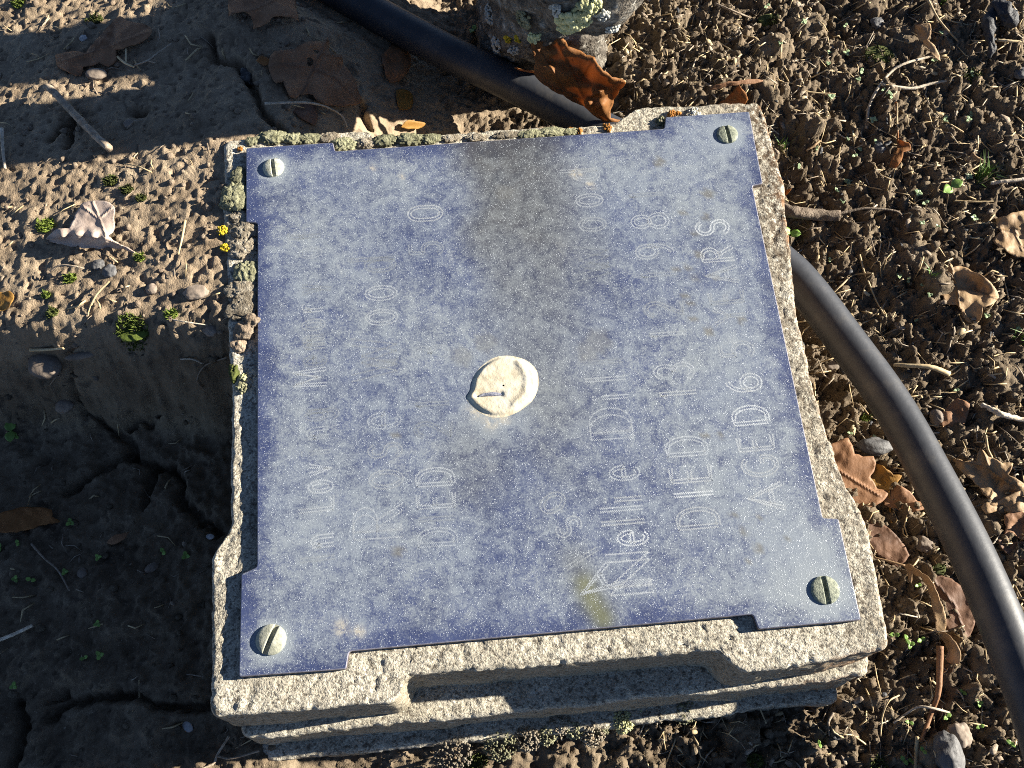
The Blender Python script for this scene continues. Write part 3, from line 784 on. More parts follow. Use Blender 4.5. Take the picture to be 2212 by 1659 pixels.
text_line([('N', 1238, 74, 0), ('e', 1158, 34, 0), ('l', 1121, 22, 0), ('l', 1092, 22, 1), ('i', 1072, 20, 0), ('e', 1018, 34, 1), ('D', 915, 64, 1), ('i', 852, 22, 1), ('l', 812, 24, 1), ('l', 775, 24, 2), ('W', 570, 66, 2), ('o', 482, 38, 1), ('o', 430, 36, 1), ('d', 375, 38, 1)], (1412, 1270), (1290, 360), 92, 1, True)
text_line([('D', 1118, 44, 0), ('I', 1064, 30, 0), ('E', 1022, 38, 0), ('D', 963, 42, 1), ('1', 846, 30, 0), ('3', 798, 36, 1), ('1', 718, 30, 1), ('2', 664, 38, 1), ('1', 590, 30, 2), ('9', 540, 38, 1), ('8', 475, 40, 1), ('1', 418, 28, 2)], (1554, 1142), (1436, 440), 84, 1)
text_line([('A', 1072, 52, 0), ('G', 1004, 44, 0), ('E', 955, 36, 0), ('D', 896, 42, 0), ('6', 824, 42, 0), ('5', 752, 40, 1), ('Y', 680, 38, 1), ('E', 640, 34, 1), ('A', 592, 38, 1), ('R', 548, 36, 0), ('S', 490, 36, 0)], (1700, 1105), (1562, 440), 74, 1)

# ---------------------------------------------------------------- the dried cream blob
BL = [(1020, 845), (1025, 815), (1045, 790), (1070, 774), (1100, 771), (1135, 780), (1158, 802), (1160, 835), (1150, 862), (1122, 885), (1095, 897), (1065, 899), (1040, 890), (1020, 872), (1010, 858)]
bl = resample([at(*p, ZP)[:2] for p in BL], 0.0004, 0.004)
cb = bl.mean(0); rings = []
for t in np.r_[1.06, 1.0, 0.97, 0.93, np.linspace(0.88, 0.03, 24)]:
    P = cb + (bl - cb) * t
    e = 1 - t
    z = 0.00005 + 0.0011 * sstep(-0.01, 0.10, e) + 0.0004 * (fbm2(P[:, 0] * 180, P[:, 1] * 180, 3, 4) - 0.5) * (e > 0.02)
    q1, q2 = at(1030, 856, ZP), at(1082, 853, ZP)
    dsl = seg_dist(P[:, 0], P[:, 1], [tuple(q1[:2]), tuple(q2[:2])])
    z = z - 0.0009 * np.exp(-(dsl / 0.0011) ** 2)
    ridge = seg_dist(P[:, 0], P[:, 1], pd([(1120, 785), (1138, 815), (1135, 850), (1110, 875)]))
    z = z + 0.0005 * np.exp(-(ridge / 0.0016) ** 2)
    if t > 1.0: z = z * 0 + 0.00004
    rings.append(np.c_[P, z + ZP])
V = np.vstack(rings)
blob = mesh_np('dried_blob', V, quad_grid(len(rings), len(bl), True)[:, ::-1], M['blob'])
tag(blob, 'cream white dried blob with a dark slit stuck to the middle of the blue plaque', 'blob')
sl = np.array([at(px, py, ZP) for px, py in ((1032, 858), (1045, 853), (1060, 851), (1075, 852), (1086, 854))]); sl[:, 2] += 0.0004
V, F = tube(spline(sl, 14), np.interp(np.linspace(0, 1, 14), [0, .2, .5, .8, 1], [.0003, .0009, .0015, .0010, .0002]), 6)
V[:, 2] = ZP + 0.0004 + (V[:, 2] - V[:, 2].mean()) * 0.35
mesh_np('slit', V, F, M['blob_slit'], blob)

# ---------------------------------------------------------------- lichen and dirt on the block
def dome(px, py, rx, ry, h, mat, z, parent, seed, name='lichen_clump', cracks=0.5):
    """cushion with a cracked, granular skin"""
    v, f = ico(5)
    c = at(px, py, z)
    P = v * [rx * 0.0002, ry * 0.0002, h * 0.0002]
    w = c + P
    cell = np.abs(fbm3(w * 330, 2, seed) - 0.5) * 2
    k = 1 + 0.20 * (fbm3(w * 620, 3, seed + 3, 0.6) - 0.5) * 2 - cracks * np.clip(0.16 - cell, 0, 1) * 2.4 + 0.75 * (fbm3(w * 170, 2, 4) - 0.5)
    return mesh_np(name, c + P * k[:, None], f, mat, parent)

def granules(centre, normal, r, n, gr, mat, parent, seed, name='lichen_clump', flat=0.5):
    rnd = random.Random(seed); v, f = ico(1); V = []; F = []; k = 0
    nm = Vector(normal).normalized(); q = nm.to_track_quat('Z', 'Y')
    for i in range(n):
        a = rnd.uniform(0, 6.283); d = r * math.sqrt(rnd.random()); hh = flat * r * (1 - (d / r) ** 2) * rnd.uniform(0.3, 1)
        p = Vector(centre) + q @ Vector((d * math.cos(a), d * math.sin(a), hh))
        s = gr * rnd.uniform(0.6, 1.4)
        vv = v * [s, s * rnd.uniform(0.7, 1.2), s * rnd.uniform(0.7, 1.3)]
        vv = vv * (1 + 0.3 * (vn3(vv / gr * 1.7 + i * 3.1, seed) - 0.5))[:, None]
        V.append(vv + np.array(p)); F.append(f + k); k += len(v)
    return mesh_np(name, np.vstack(V), np.vstack(F), mat, parent)

zt = ZP - 0.0025
k = 0
for px, py, rx, ry, h, mt in ((545, 304, 14, 10, 8, 'lich'), (590, 298, 30, 16, 14, 'lich'), (632, 300, 20, 14, 13, 'lich'), (668, 300, 24, 13, 12, 'lich'), (708, 298, 18, 12, 10, 'lich_brown'),
                              (745, 314, 24, 15, 15, 'lich'), (790, 310, 20, 12, 12, 'lich_brown'), (832, 304, 28, 14, 15, 'lich'), (885, 302, 30, 15, 16, 'lich'), (928, 300, 22, 12, 13, 'lich'),
                              (975, 299, 22, 9, 7, 'lich_brown'), (1030, 296, 24, 8, 6, 'lich_brown'), (1150, 290, 22, 10, 10, 'lich'), (1195, 286, 26, 11, 11, 'lich'), (1232, 284, 16, 9, 8, 'lich'),
                              (516, 380, 14, 18, 12, 'lich'), (505, 428, 26, 30, 19, 'lich'), (520, 470, 20, 14, 10, 'lich_brown'), (532, 497, 26, 20, 15, 'lich_brown'), (530, 535, 27, 22, 17, 'lich_brown'),
                              (538, 585, 24, 24, 19, 'lich'), (528, 630, 30, 24, 14, 'lich_brown'), (525, 668, 28, 22, 12, 'lich_brown'), (1090, 292, 26, 8, 6, 'lich_brown')):
    dome(px, py, rx * 1.45, ry * 1.35, h * 0.72, M[mt], zt, block, 900 + k); k += 1
for px, py, r, n, mt in ((1450, 245, 10, 30, 'lich_orange'), (1312, 276, 12, 30, 'lich_orange'), (1250, 283, 8, 18, 'lich_orange'), (1232, 281, 7, 14, 'lich_orange'), (519, 322, 5, 10, 'lich_orange'),
                         (480, 498, 12, 40, 'lich_yellow'), (486, 535, 10, 30, 'lich_yellow'), (520, 838, 13, 40, 'lich'), (525, 815, 8, 20, 'lich_pale'), (1465, 243, 6, 12, 'lich_orange'),
                         (1500, 244, 16, 40, 'lich_white'), (1430, 262, 14, 26, 'lich')):
    granules(at(px, py, zt), (0, 0, 1), r * 0.0002, n, 0.00065, M[mt], block, 40 + int(px))
for px, py, r, n, mt, yy in ((1345, 1560, 26, 150, 'lich_pale', -.1565), (1385, 1548, 16, 60, 'lich_pale', -.156), (1240, 1578, 20, 70, 'lich', -.157), (1180, 1590, 22, 70, 'lich', -.157), (1300, 1575, 16, 50, 'lich', -.1575), (980, 1632, 40, 110, 'lich_brown', -.158), (1080, 1612, 36, 100, 'lich', -.158), (1420, 1545, 20, 50, 'lich_brown', -.156), (1210, 1570, 30, 90, 'lich_brown', -.156), (1140, 1598, 30, 90, 'lich_brown', -.157), (1280, 1590, 26, 70, 'lich_brown', -.158), (1480, 1540, 26, 60, 'lich', -.156)):
    d = ray(px, py); s = (yy - CAM[1]) / d[1]
    zz = max(ZP - 0.075, min(ZP - 0.046, CAM[2] + d[2] * s)); c = at(px, py, ZP - 0.077)
    granules(c, (0, -0.5, 0.8), r * 0.00022, int(n * 1.6), 0.00055, M[mt], block, 70 + int(px), flat=0.6)

def clod(name, px, py, r, mat, label, cat, sq=0.75, sub=4, rough=0.5, dz=None, z=None, stretch=(1, 1), rot=0.0, group=None, seed=None):
    seed = int(px * 3 + py) if seed is None else seed
    R = r * 0.00021
    if z is None: c = on_ground(px, py, R * sq * 0.35)
    else: c = at(px, py, z)
    v, f = ico(sub)
    P = v * [R * stretch[0], R * stretch[1], R * sq]
    k = 1 + rough * (fbm3(v * 1.6 + seed, 3, seed) - 0.5) * 1.3 + rough * 0.25 * (fbm3(v * 7 + seed, 2, seed + 2) - 0.5)
    P = P * k[:, None]
    cc, s = math.cos(rot), math.sin(rot)
    P = np.c_[P[:, 0] * cc - P[:, 1] * s, P[:, 0] * s + P[:, 1] * cc, P[:, 2]]
    o = mesh_np(name, P, f, mat)
    o.location = c
    tag(o, label, cat, group)
    return o

soilm = simple_mat('dry_crumb', [(0.3, (0.15, 0.112, 0.08)), (0.5, (0.24, 0.185, 0.135)), (0.72, (0.33, 0.27, 0.20))], 300, 0.95, 0.9, 0.0015, 5, 0.1)
clod('soil_clod', 545, 692, 15, soilm, 'pale dry soil clod on the left rim of the stone block, topmost of three', 'clod', 0.8, rough=0.8, z=ZP + 0.0005)
clod('soil_clod', 528, 715, 22, soilm, 'largest dry soil clod on the left rim of the stone block', 'clod', 0.7, rough=0.8, z=ZP - 0.001)
clod('soil_clod', 516, 745, 18, soilm, 'brown soil clod hanging over the left rim of the stone block, lowest of three', 'clod', 0.7, rough=0.9, z=ZP - 0.003)
clod('moss_clump', 506, 806, 14, M['moss'], 'small dark moss clump on the left rim of the stone block', 'moss', 1.0, rough=1.2, z=ZP - 0.004, stretch=(0.8, 1.5))

# ---------------------------------------------------------------- the black pipe
pipe = tube_obj('pipe', pp, PR, M['pipe'], None, 40, 0.004, 3)
tag(pipe, 'black plastic water pipe curving behind the stone block and down its right side', 'pipe')

# ---------------------------------------------------------------- lichen covered rock behind the block
def loft_rock(levels, seg, seed, amp=0.30):
    V = []
    th = np.linspace(0, 2 * math.pi, seg, endpoint=False)
    lv = np.array(levels, float)                       # z, cx, cy, rx, ry
    z = np.linspace(lv[0, 0], lv[-1, 0], 110)
    for zz in z:
        cx, cy, rx, ry = [np.interp(zz, lv[:, 0], lv[:, k]) for k in range(1, 5)]
        c, s = np.cos(th), np.sin(th)
        p = 2.6; rr = 1 / (np.abs(c) ** p + np.abs(s) ** p) ** (1 / p)
        V.append(np.c_[cx + rx * rr * c, cy + ry * rr * s, np.full(seg, zz)])
    V = np.vstack(V); ctr = np.c_[np.interp(V[:, 2], lv[:, 0], lv[:, 1]), np.interp(V[:, 2], lv[:, 0], lv[:, 2]), V[:, 2]]
    k = 1 + amp * (fbm3(V * 45, 4, seed, 0.55) - 0.5) + 0.12 * (fbm3(V * 260, 3, seed + 9, 0.6) - 0.5)
    V = ctr + (V - ctr) * k[:, None]
    V[:, 2] += 0.004 * (fbm3(V * 90, 2, seed + 4) - 0.5)
    n = len(z); F = quad_grid(n, seg, True)
    base = len(V); V = np.vstack([V, V[(n - 1) * seg:].mean(0)])
    j = np.arange(seg); F = np.vstack([F, np.stack([(n - 1) * seg + j, (n - 1) * seg + (j + 1) % seg, np.full(seg, base), np.full(seg, base)], -1)])
    return V, F
parts = [loft_rock([(ZP - .13, .034, .244, .040, .046), (ZP - .045, .034, .238, .036, .040), (ZP - .025, .034, .234, .035, .048), (ZP, .034, .234, .034, .050), (ZP + .03, .038, .228, .034, .056), (ZP + .055, .042, .212, .034, .062), (ZP + .066, .044, .212, .020, .040)], 150, 5),
         loft_rock([(ZP + .02, .046, .178, .020, .016), (ZP + .045, .048, .1735, .026, .0225), (ZP + .06, .05, .1737, .028, .0215), (ZP + .077, .05, .1765, .028, .0225), (ZP + .095, .05, .1842, .028, .021), (ZP + .13, .05, .198, .024, .019), (ZP + .15, .05, .205, .006, .005)], 90, 8, 0.10),
         loft_rock([(ZP + .02, .046, .225, .030, .024), (ZP + .05, .046, .2215, .030, .0212), (ZP + .06, .046, .2216, .030, .0208), (ZP + .077, .046, .234, .030, .0215), (ZP + .097, .046, .247, .028, .0200), (ZP + .13, .046, .265, .022, .016), (ZP + .145, .046, .27, .006, .005)], 90, 12, 0.10)]
V = []; F = []; b = 0
for v, f in parts: V.append(v); F.append(f + b); b += len(v)
RV, RF = np.vstack(V), np.vstack(F)
rock = mesh_np('rock', RV, RF, M['rock'])
tag(rock, 'rough grey rock crusted with pale lichen behind the pipe at the top', 'rock')
bvh = BVHTree.FromPolygons([Vector(v) for v in RV], [list(dict.fromkeys(f.tolist())) for f in RF])
def on_rock(px, py):
    d = Vector(ray(px, py)).normalized(); h = bvh.ray_cast(Vector(CAM), d)
    return (h[0], h[1]) if h[0] is not None else None
for px, py, r, n, gr, mt in ((1240, 42, 34, 170, .0014, 'lich_pale'), (1262, 20, 22, 80, .0013, 'lich_pale'), (1222, 62, 16, 50, .0012, 'lich_pale'), (1275, 5, 20, 60, .0012, 'lich_pale'), (1132, 38, 24, 110, .0009, 'lich'),
                             (1155, 80, 13, 34, .0010, 'lich_pale'), (1075, 95, 20, 60, .0009, 'lich_white'), (1110, 108, 13, 36, .0008, 'lich_white'), (1098, 84, 9, 22, .0008, 'lich_yellow'), (1118, 84, 8, 18, .0008, 'lich_yellow'),
                             (1318, 92, 20, 60, .0008, 'lich_white'), (1322, 60, 16, 50, .0008, 'lich_white'), (1300, 30, 16, 46, .0008, 'lich_white'), (1060, 30, 24, 70, .0008, 'lich_white'), (1200, 12, 20, 60, .0009, 'lich_white')):
    h = on_rock(px, py)
    if h: granules(h[0], h[1], r * 0.00024, n, gr, M[mt], rock, int(px + py), flat=0.55)

# ---------------------------------------------------------------- fallen leaves
def poly_contains(x, y, poly):
    inside = np.zeros(len(x), bool); n = len(poly)
    for i in range(n):
        x0, y0 = poly[i]; x1, y1 = poly[(i + 1) % n]
        c = ((y0 > y) != (y1 > y)) & (x < (x1 - x0) * (y - y0) / (y1 - y0 + 1e-12) + x0)
        inside ^= c
    return inside

def leaf(name, label, out, mat, ribs=(), inner=(), step=4.5, wav=1.6, hole=(), z_abs=None, stem=None, thick=0.00022, lift=1.5, cat='leaf', group=None, soft=1.0, ragged=1.2):
    """out / inner: (px, py, height in mm over the soil, or over z_abs); ribs: polylines of the veins"""
    out = np.array([(*p, lift)[:3] for p in out], float)
    inner = np.array([(*p, lift + 2)[:3] for p in inner], float).reshape(-1, 3)
    xy = out[:, :2]; n = len(xy)
    dense = []; dz = []
    seed = int(abs(xy.sum())) % 9973
    for i in range(n):
        a, b = out[i], out[(i + 1) % n]; L = np.linalg.norm(b[:2] - a[:2]); k = max(1, int(L / step))
        nm = np.array([b[1] - a[1], a[0] - b[0]]) / (L + 1e-9)
        for t in np.arange(k) / k:
            q = a + (b - a) * t
            o = (vn2(np.array([q[0] * .11]), np.array([q[1] * .11]), seed)[0] - 0.5) * 2 * ragged * (0 if t == 0 else 1)
            o += -0.06 * L * math.sin(math.pi * t) * soft
            dense.append(q[:2] + nm * o * -1); dz.append(q[2])
    dense = np.array(dense)
    x0, y0 = dense.min(0); x1, y1 = dense.max(0)
    gx, gy = np.meshgrid(np.arange(x0, x1, step), np.arange(y0, y1, step * .87))
    gx = gx + (np.arange(gx.shape[0]) % 2)[:, None] * step / 2
    gx, gy = gx.ravel(), gy.ravel()
    ok = poly_contains(gx, gy, dense)
    dd = seg_dist(gx, gy, [tuple(p) for p in dense] + [tuple(dense[0])])
    ok &= dd > step * 0.55
    for hp in hole: ok &= ~poly_contains(gx, gy, [h for h in hp])
    pts = np.vstack([dense, np.c_[gx[ok], gy[ok]]] + [np.array(h, float) for h in hole])
    cons = [(i, (i + 1) % len(dense)) for i in range(len(dense))]
    res = geometry.delaunay_2d_cdt([Vector(p) for p in pts], cons, [], 0, 1e-5)
    vs = np.array([v[:] for v in res[0]]); fs = [f for f in res[2]]
    cen = np.array([vs[list(f)].mean(0) for f in fs])
    keep = poly_contains(cen[:, 0], cen[:, 1], dense)
    for hp in hole: keep &= ~poly_contains(cen[:, 0], cen[:, 1], hp)
    fs = [f for f, k in zip(fs, keep) if k and len(f) == 3]
    ctl = np.vstack([np.c_[dense, dz], inner]); w_extra = np.r_[np.ones(len(dense)), np.full(len(inner), 6.0)]
    d2 = ((vs[:, None] - ctl[None, :, :2]) ** 2).sum(-1) + 4
    w = w_extra[None] / d2 ** 1.3
    hz = (w * ctl[None, :, 2]).sum(1) / w.sum(1)
    rib = np.zeros(len(vs))
    for r in ribs:
        d = seg_dist(vs[:, 0], vs[:, 1], r); rib = np.maximum(rib, np.exp(-(d / 2.2) ** 2))
    hz += wav * 2.0 * (fbm2(vs[:, 0] / 38, vs[:, 1] / 38, 3, seed) - 0.5) + 0.4 * rib
    P = ground_v(vs[:, 0], vs[:, 1], hz * 0.001) if z_abs is None else at_v(vs[:, 0], vs[:, 1], z_abs + hz * 0.001)
    ctr = P.mean(0) if z_abs is None else np.array([P[:, 0].mean(), P[:, 1].mean(), P[:, 2].min()])
    root = empty(name, ctr); tag(root, label, cat, group)
    used = sorted({i for f in fs for i in f}); mp = {u: k for k, u in enumerate(used)}
    o = mesh_np('blade', P[used] - ctr, np.array([[mp[i] for i in f] for f in fs]), mat, root)
    fattr(o, 'rib', rib[used])
    md = o.modifiers.new('thickness', 'SOLIDIFY'); md.thickness = thick; md.offset = 0
    if stem is not None:
        sp = []
        for px, py, h in stem:
            sp.append(on_ground(px, py, h * 0.001) if z_abs is None else at(px, py, z_abs + h * 0.001))
        k = 16
        tube_obj('stem', spline(sp, k) - ctr, np.linspace(0.0006, 0.00045, k), mat, root, 7)
    return root

def cv(pts, ox, oy, s):
    return [(ox + p[0] * s, oy + p[1] * s, *p[2:]) for p in pts]

# the large one leaning on rock and pipe
L = cv([(700, 165, 24), (735, 200, 22), (775, 245, 20), (800, 290, 19), (860, 310, 17), (920, 345, 16), (965, 355, 16), (985, 395, 15), (1020, 440, 13), (1075, 480, 11), (1150, 497, 8),
        (1162, 515, 7), (1120, 560, 1), (1085, 620, -5), (1065, 690, -10), (1066, 735, -13), (1110, 745, -15), (1150, 755, -16), (1060, 775, -17), (900, 660, -10), (770, 590, -4), (680, 545, 1), (600, 480, 5), (590, 440, 7), (597, 380, 11), (580, 320, 15), (575, 255, 19), (625, 245, 20), (655, 205, 22)], 949, 0, .347)
leaf('oak_leaf', 'large orange brown pointed leaf standing between the lichen covered rock and the black pipe', L, M['leaf_orange'],
     ribs=[cv(r, 949, 0, .347) for r in ([(1150, 500), (900, 620), (640, 520)], [(900, 620), (800, 400), (700, 180)], [(780, 560), (680, 400), (585, 270)], [(880, 480), (960, 370)])],
     inner=cv([(800, 430, 8), (700, 400, 10), (900, 500, 3), (680, 300, 16), (1000, 560, 3), (930, 640, -3), (1010, 640, -2)], 949, 0, .347), step=3.6, wav=0.7, z_abs=ZP - 0.024,
     stem=[(1170, 158, 5), (1130, 152, 5), (1112, 146, 7)])
L = cv([(340, 380, 3), (370, 345, 5), (430, 340, 6), (500, 335, 5), (550, 300, 7), (600, 280, 8), (700, 285, 7), (730, 250, 5), (735, 340, 6), (750, 365, 7), (820, 370, 6), (835, 440, 4), (900, 520, 5), (930, 600, 6), (955, 690, 5), (870, 710, 6), (790, 715, 4), (700, 700, 5), (660, 680, 3), (630, 640, 3), (600, 632, 2), (540, 638, 2), (520, 660, 2), (480, 655, 2), (450, 600, 4), (430, 545, 3), (380, 560, 2), (335, 480, 2)], 474.4, 0, .3204)
leaf('oak_leaf', 'wide brown lobed leaf with a hole lying in shade behind the plaque', L, M['leaf_brown'], ribs=[cv(r, 474.4, 0, .3204) for r in ([(730, 260), (640, 460), (560, 640)], [(640, 440), (360, 440)], [(640, 460), (800, 540), (940, 690)], [(690, 360), (820, 390)])],
     hole=[cv([(585, 395), (610, 385), (632, 430), (600, 445)], 474.4, 0, .3204), cv([(632, 340), (668, 335), (672, 352), (640, 358)], 474.4, 0, .3204)], lift=4)
L = cv([(440, 700), (560, 690), (640, 710), (660, 800), (640, 845), (590, 820), (520, 770)], 474.4, 0, .3204)
leaf('fallen_leaf', 'small dark brown leaf peeping out below the wide lobed leaf behind the plaque', L, M['leaf_dark'], lift=0.5)
L = cv([(30, -80), (60, 110, 2), (80, 100), (170, 80), (210, 110), (225, 200, 1), (280, 180), (340, 150), (350, 120), (420, 110), (530, 140), (545, 180, 1), (530, 100), (510, 0), (490, -80)], 474.4, 0, .3204)
leaf('oak_leaf', 'brown leaf in shade cut by the top edge left of the pipe', L, M['leaf_brown'], lift=5, ribs=[cv([(60, 110), (250, 60), (480, -60)], 474.4, 0, .3204)])
L = cv([(240, 240, 1), (270, 232, 3), (300, 225, 3), (370, 230, 5), (405, 190, 7), (440, 150, 6), (480, 105, 5), (520, 70, 3), (550, 90, 5), (580, 100, 5), (640, 110, 3), (660, 130, 2), (640, 165, 3), (560, 200, 5), (500, 215, 5), (505, 260, 3), (470, 290, 2), (430, 270, 4), (360, 290, 4), (350, 330, 1), (290, 310, 3), (250, 290, 1)], 0, 0, .4983)
leaf('oak_leaf', 'curled reddish brown leaf in the dark band at the upper left', L, M['leaf_brown'], ribs=[cv([(250, 270), (420, 220), (640, 140)], 0, 0, .4983), cv([(400, 230), (470, 140)], 0, 0, .4983)], lift=4, wav=2.5)
L = cv([(300, 1550, 1), (335, 1510, 3), (360, 1490, 5), (400, 1482, 6), (450, 1480, 5), (480, 1420, 3), (500, 1370, 1.5), (530, 1320, 1), (570, 1305, 1), (640, 1300, 1), (700, 1310, 1.5), (740, 1340, 1.5), (738, 1420, 2), (735, 1500, 3), (700, 1530, 5), (740, 1560, 4), (780, 1585, 3), (880, 1640, 1), (800, 1612, .5), (700, 1605, .5), (600, 1605, .5), (500, 1600, .5), (400, 1582, .5)], 0, 0, 1 / 3)
leaf('fallen_leaf', 'pinkish grey dried leaf folded over on the sunlit soil left of the block', L, M['leaf_pink'], ribs=[cv([(310, 1550), (480, 1520), (690, 1545), (870, 1635)], 0, 0, 1 / 3), cv([(690, 1540), (650, 1430), (600, 1310)], 0, 0, 1 / 3), cv([(640, 1420), (720, 1350)], 0, 0, 1 / 3), cv([(640, 1420), (540, 1340)], 0, 0, 1 / 3)],
     inner=cv([(500, 1520, 8), (600, 1525, 8.5), (680, 1545, 8), (400, 1520, 7), (620, 1440, 2), (600, 1360, 1.5)], 0, 0, 1 / 3), wav=0.8, step=3.2)
L = cv([(1600, 150, 2), (1640, 120, 4), (1720, 95, 5), (1732, 45, 6), (1752, 75, 6), (1800, 65, 6), (1880, 100, 8), (1960, 140, 9), (2020, 200, 8), (2050, 270, 5), (2010, 310, 7), (1945, 330, 8), (1935, 400, 5), (1890, 440, 3), (1850, 430, 4), (1800, 350, 6), (1780, 318, 6), (1700, 308, 4), (1690, 260, 5), (1610, 220, 2)], 1474.7, 553, 1 / 3)
leaf('oak_leaf', 'tan lobed dry leaf on the crumbly soil at the right, above the pipe', L, M['leaf_tan'], ribs=[cv(r, 1474.7, 553, 1 / 3) for r in ([(1735, 60), (1780, 200), (1790, 330), (1880, 430)], [(1785, 210), (1900, 230), (2040, 275)], [(1780, 200), (1690, 170), (1610, 180)])],
     inner=cv([(1900, 200, 1), (1950, 230, 3), (1850, 160, 2), (1700, 200, 6)], 1474.7, 553, 1 / 3), wav=2.6, step=3.4)
L = cv([(2030, 1420, 3), (2060, 1405, 6), (2100, 1400, 7), (2160, 1375, 8), (2290, 1370, 8), (2330, 1640, 4), (2230, 1670, 4), (2130, 1650, 3), (2080, 1610, 5), (2040, 1590, 3), (2010, 1560, 2), (2060, 1500, 6)], 1474.7, 0, 1 / 3)
leaf('oak_leaf', 'tan orange dry leaf cut by the right edge in the upper half', L, M['leaf_tan'], ribs=[cv([(2060, 1500), (2180, 1480), (2300, 1420)], 1474.7, 0, 1 / 3), cv([(2150, 1490), (2200, 1620)], 1474.7, 0, 1 / 3)], wav=3)
L = cv([(800, 220, 3), (850, 232, 6), (900, 230, 7), (918, 170, 8), (950, 210, 9), (1010, 240, 9), (1060, 240, 6), (1040, 290, 7), (1107, 330, 5), (1160, 420, 4), (1080, 450, 4), (1000, 440, 4), (940, 460, 2), (920, 430, 3), (960, 400, 5), (910, 340, 4), (880, 310, 3), (830, 270, 4)], 1660.4, 881, .4983)
leaf('oak_leaf', 'crumpled light brown lobed leaf right of the pipe near the right edge', L, M['leaf_tan'], ribs=[cv(r, 1660.4, 881, .4983) for r in ([(810, 222), (950, 260), (1040, 330), (1100, 340)], [(960, 270), (925, 180)], [(1000, 300), (960, 390)])], wav=3.4, step=3.4,
     inner=cv([(980, 330, 1), (900, 270, 3), (1050, 380, 2)], 1660.4, 881, .4983))
L = cv([(240, 175, 3), (300, 145, 4), (345, 130, 5), (372, 200, 5), (410, 212, 5), (455, 210, 4), (465, 240, 4), (440, 300, 4), (470, 350, 3), (520, 365, 3), (500, 400, 3), (455, 425, 3), (410, 440, 2), (380, 420, 2), (260, 300, 2)], 1660.4, 881, .4983)
leaf('oak_leaf', 'flat dull brown leaf half under the right rim of the stone block', L, M['leaf_brown'], ribs=[cv([(270, 250), (380, 320), (480, 380)], 1660.4, 881, .4983)], lift=3, wav=1.0)
L = cv([(465, 240, 3), (490, 248, 5), (510, 265, 6), (540, 290, 5), (578, 292, 4), (560, 322, 4), (510, 365, 2), (470, 355, 1), (438, 320, 1)], 1660.4, 881, .4983)
leaf('fallen_leaf', 'small golden brown cupped leaf between block and pipe', L, M['leaf_gold'], wav=1.4, step=2.6, inner=cv([(500, 320, 0.5), (530, 300, 4)], 1660.4, 881, .4983), stem=[(1920, 1060, 3), (1923, 1095, 2), (1926, 1130, 2)])
L = cv([(535, 330, 2), (570, 340, 5), (605, 358, 5), (640, 400, 3), (690, 432, 2), (640, 448, 3), (600, 450, 1), (540, 436, 1), (500, 420, 1), (500, 385, 1)], 1660.4, 881, .4983)
leaf('fallen_leaf', 'crinkled tan leaf below the golden cupped leaf beside the pipe', L, M['leaf_brown'], wav=1.8, step=2.8)
L = cv([(400, 470), (470, 490), (560, 560), (610, 640), (560, 690), (490, 650), (400, 560)], 1660.4, 881, .4983)
leaf('fallen_leaf', 'dark brown leaf in shade beside the lower right rim of the block', L, M['leaf_dark'], lift=2)
L = cv([(1560, 390), (1680, 410), (1780, 460), (1870, 560), (1900, 700), (1840, 830), (1740, 810), (1690, 700), (1640, 560)], 1474.7, 1106, 1 / 3)
leaf('fallen_leaf', 'large dark brown leaf lying under the narrow curled leaf next to the pipe', L, M['leaf_dark'], lift=2.5, ribs=[cv([(1600, 410), (1760, 600), (1830, 810)], 1474.7, 1106, 1 / 3)])
L = cv([(1430, 350, 8), (1465, 335, 12), (1500, 360, 13), (1560, 400, 15), (1600, 430, 16), (1640, 500, 16), (1672, 580, 16), (1695, 640, 15), (1708, 700, 14), (1700, 770, 12), (1640, 772, 12), (1640, 700, 14), (1625, 640, 14), (1612, 570, 14), (1590, 490, 13), (1550, 425, 12), (1490, 400, 9), (1480, 460, 5), (1465, 440, 6), (1460, 390, 8)], 1474.7, 1106, 1 / 3)
leaf('curled_leaf', 'narrow curled orange tan leaf standing on edge beside the lower right of the block', L, M['leaf_tan'], wav=0.6, step=2.4, stem=[(1955, 1222, 8), (1920, 1212, 6), (1888, 1204, 4)])
L = cv([(1650, 782, 4), (1700, 780, 7), (1745, 815, 9), (1780, 860, 10), (1805, 930, 8), (1795, 980, 6), (1770, 1000, 4), (1740, 985, 4), (1710, 962, 3), (1718, 900, 5), (1700, 850, 4)], 1474.7, 1106, 1 / 3)
leaf('fallen_leaf', 'small rounded orange tan leaf below the narrow curled leaf', L, M['leaf_tan'], wav=0.8, step=2.4, lift=4)
L = cv([(-40, 30), (60, -10, 4), (200, -30, 5), (335, -15, 5), (338, 30, 4), (390, 62, 2), (320, 75, 3), (250, 90, 2), (150, 120, 3), (60, 132, 3), (0, 132, 3), (-40, 120)], 0, 1106, 1 / 3)
leaf('fallen_leaf', 'orange brown leaf in the shade at the left edge, lower half', L, M['leaf_orange'], lift=3)
L = cv([(-40, 230), (20, 238, 4), (60, 225, 5), (92, 262, 3), (70, 310, 4), (40, 345, 2), (10, 355, 2), (-40, 340)], 0, 553, 1 / 3)
leaf('fallen_leaf', 'bright tan leaf tip at the left edge in the sunlit soil', L, M['leaf_gold'], lift=3, step=2.6)
L = cv([(215, 690), (270, 650, 5), (330, 590, 10), (368, 552, 13), (390, 580, 12), (425, 645, 6), (380, 690)], 1474.7, 0, 1 / 3)
leaf('fallen_leaf', 'orange pointed leaf tip behind the upper right corner of the block', L, M['leaf_orange'], lift=2, step=2.6, wav=.6)
L = cv([(175, 580, 6), (200, 555, 8), (260, 538, 9), (350, 528, 9), (520, 518, 8), (522, 527, 8), (380, 545, 8), (290, 555, 7), (230, 578, 6)], 1474.7, 0, 1 / 3)
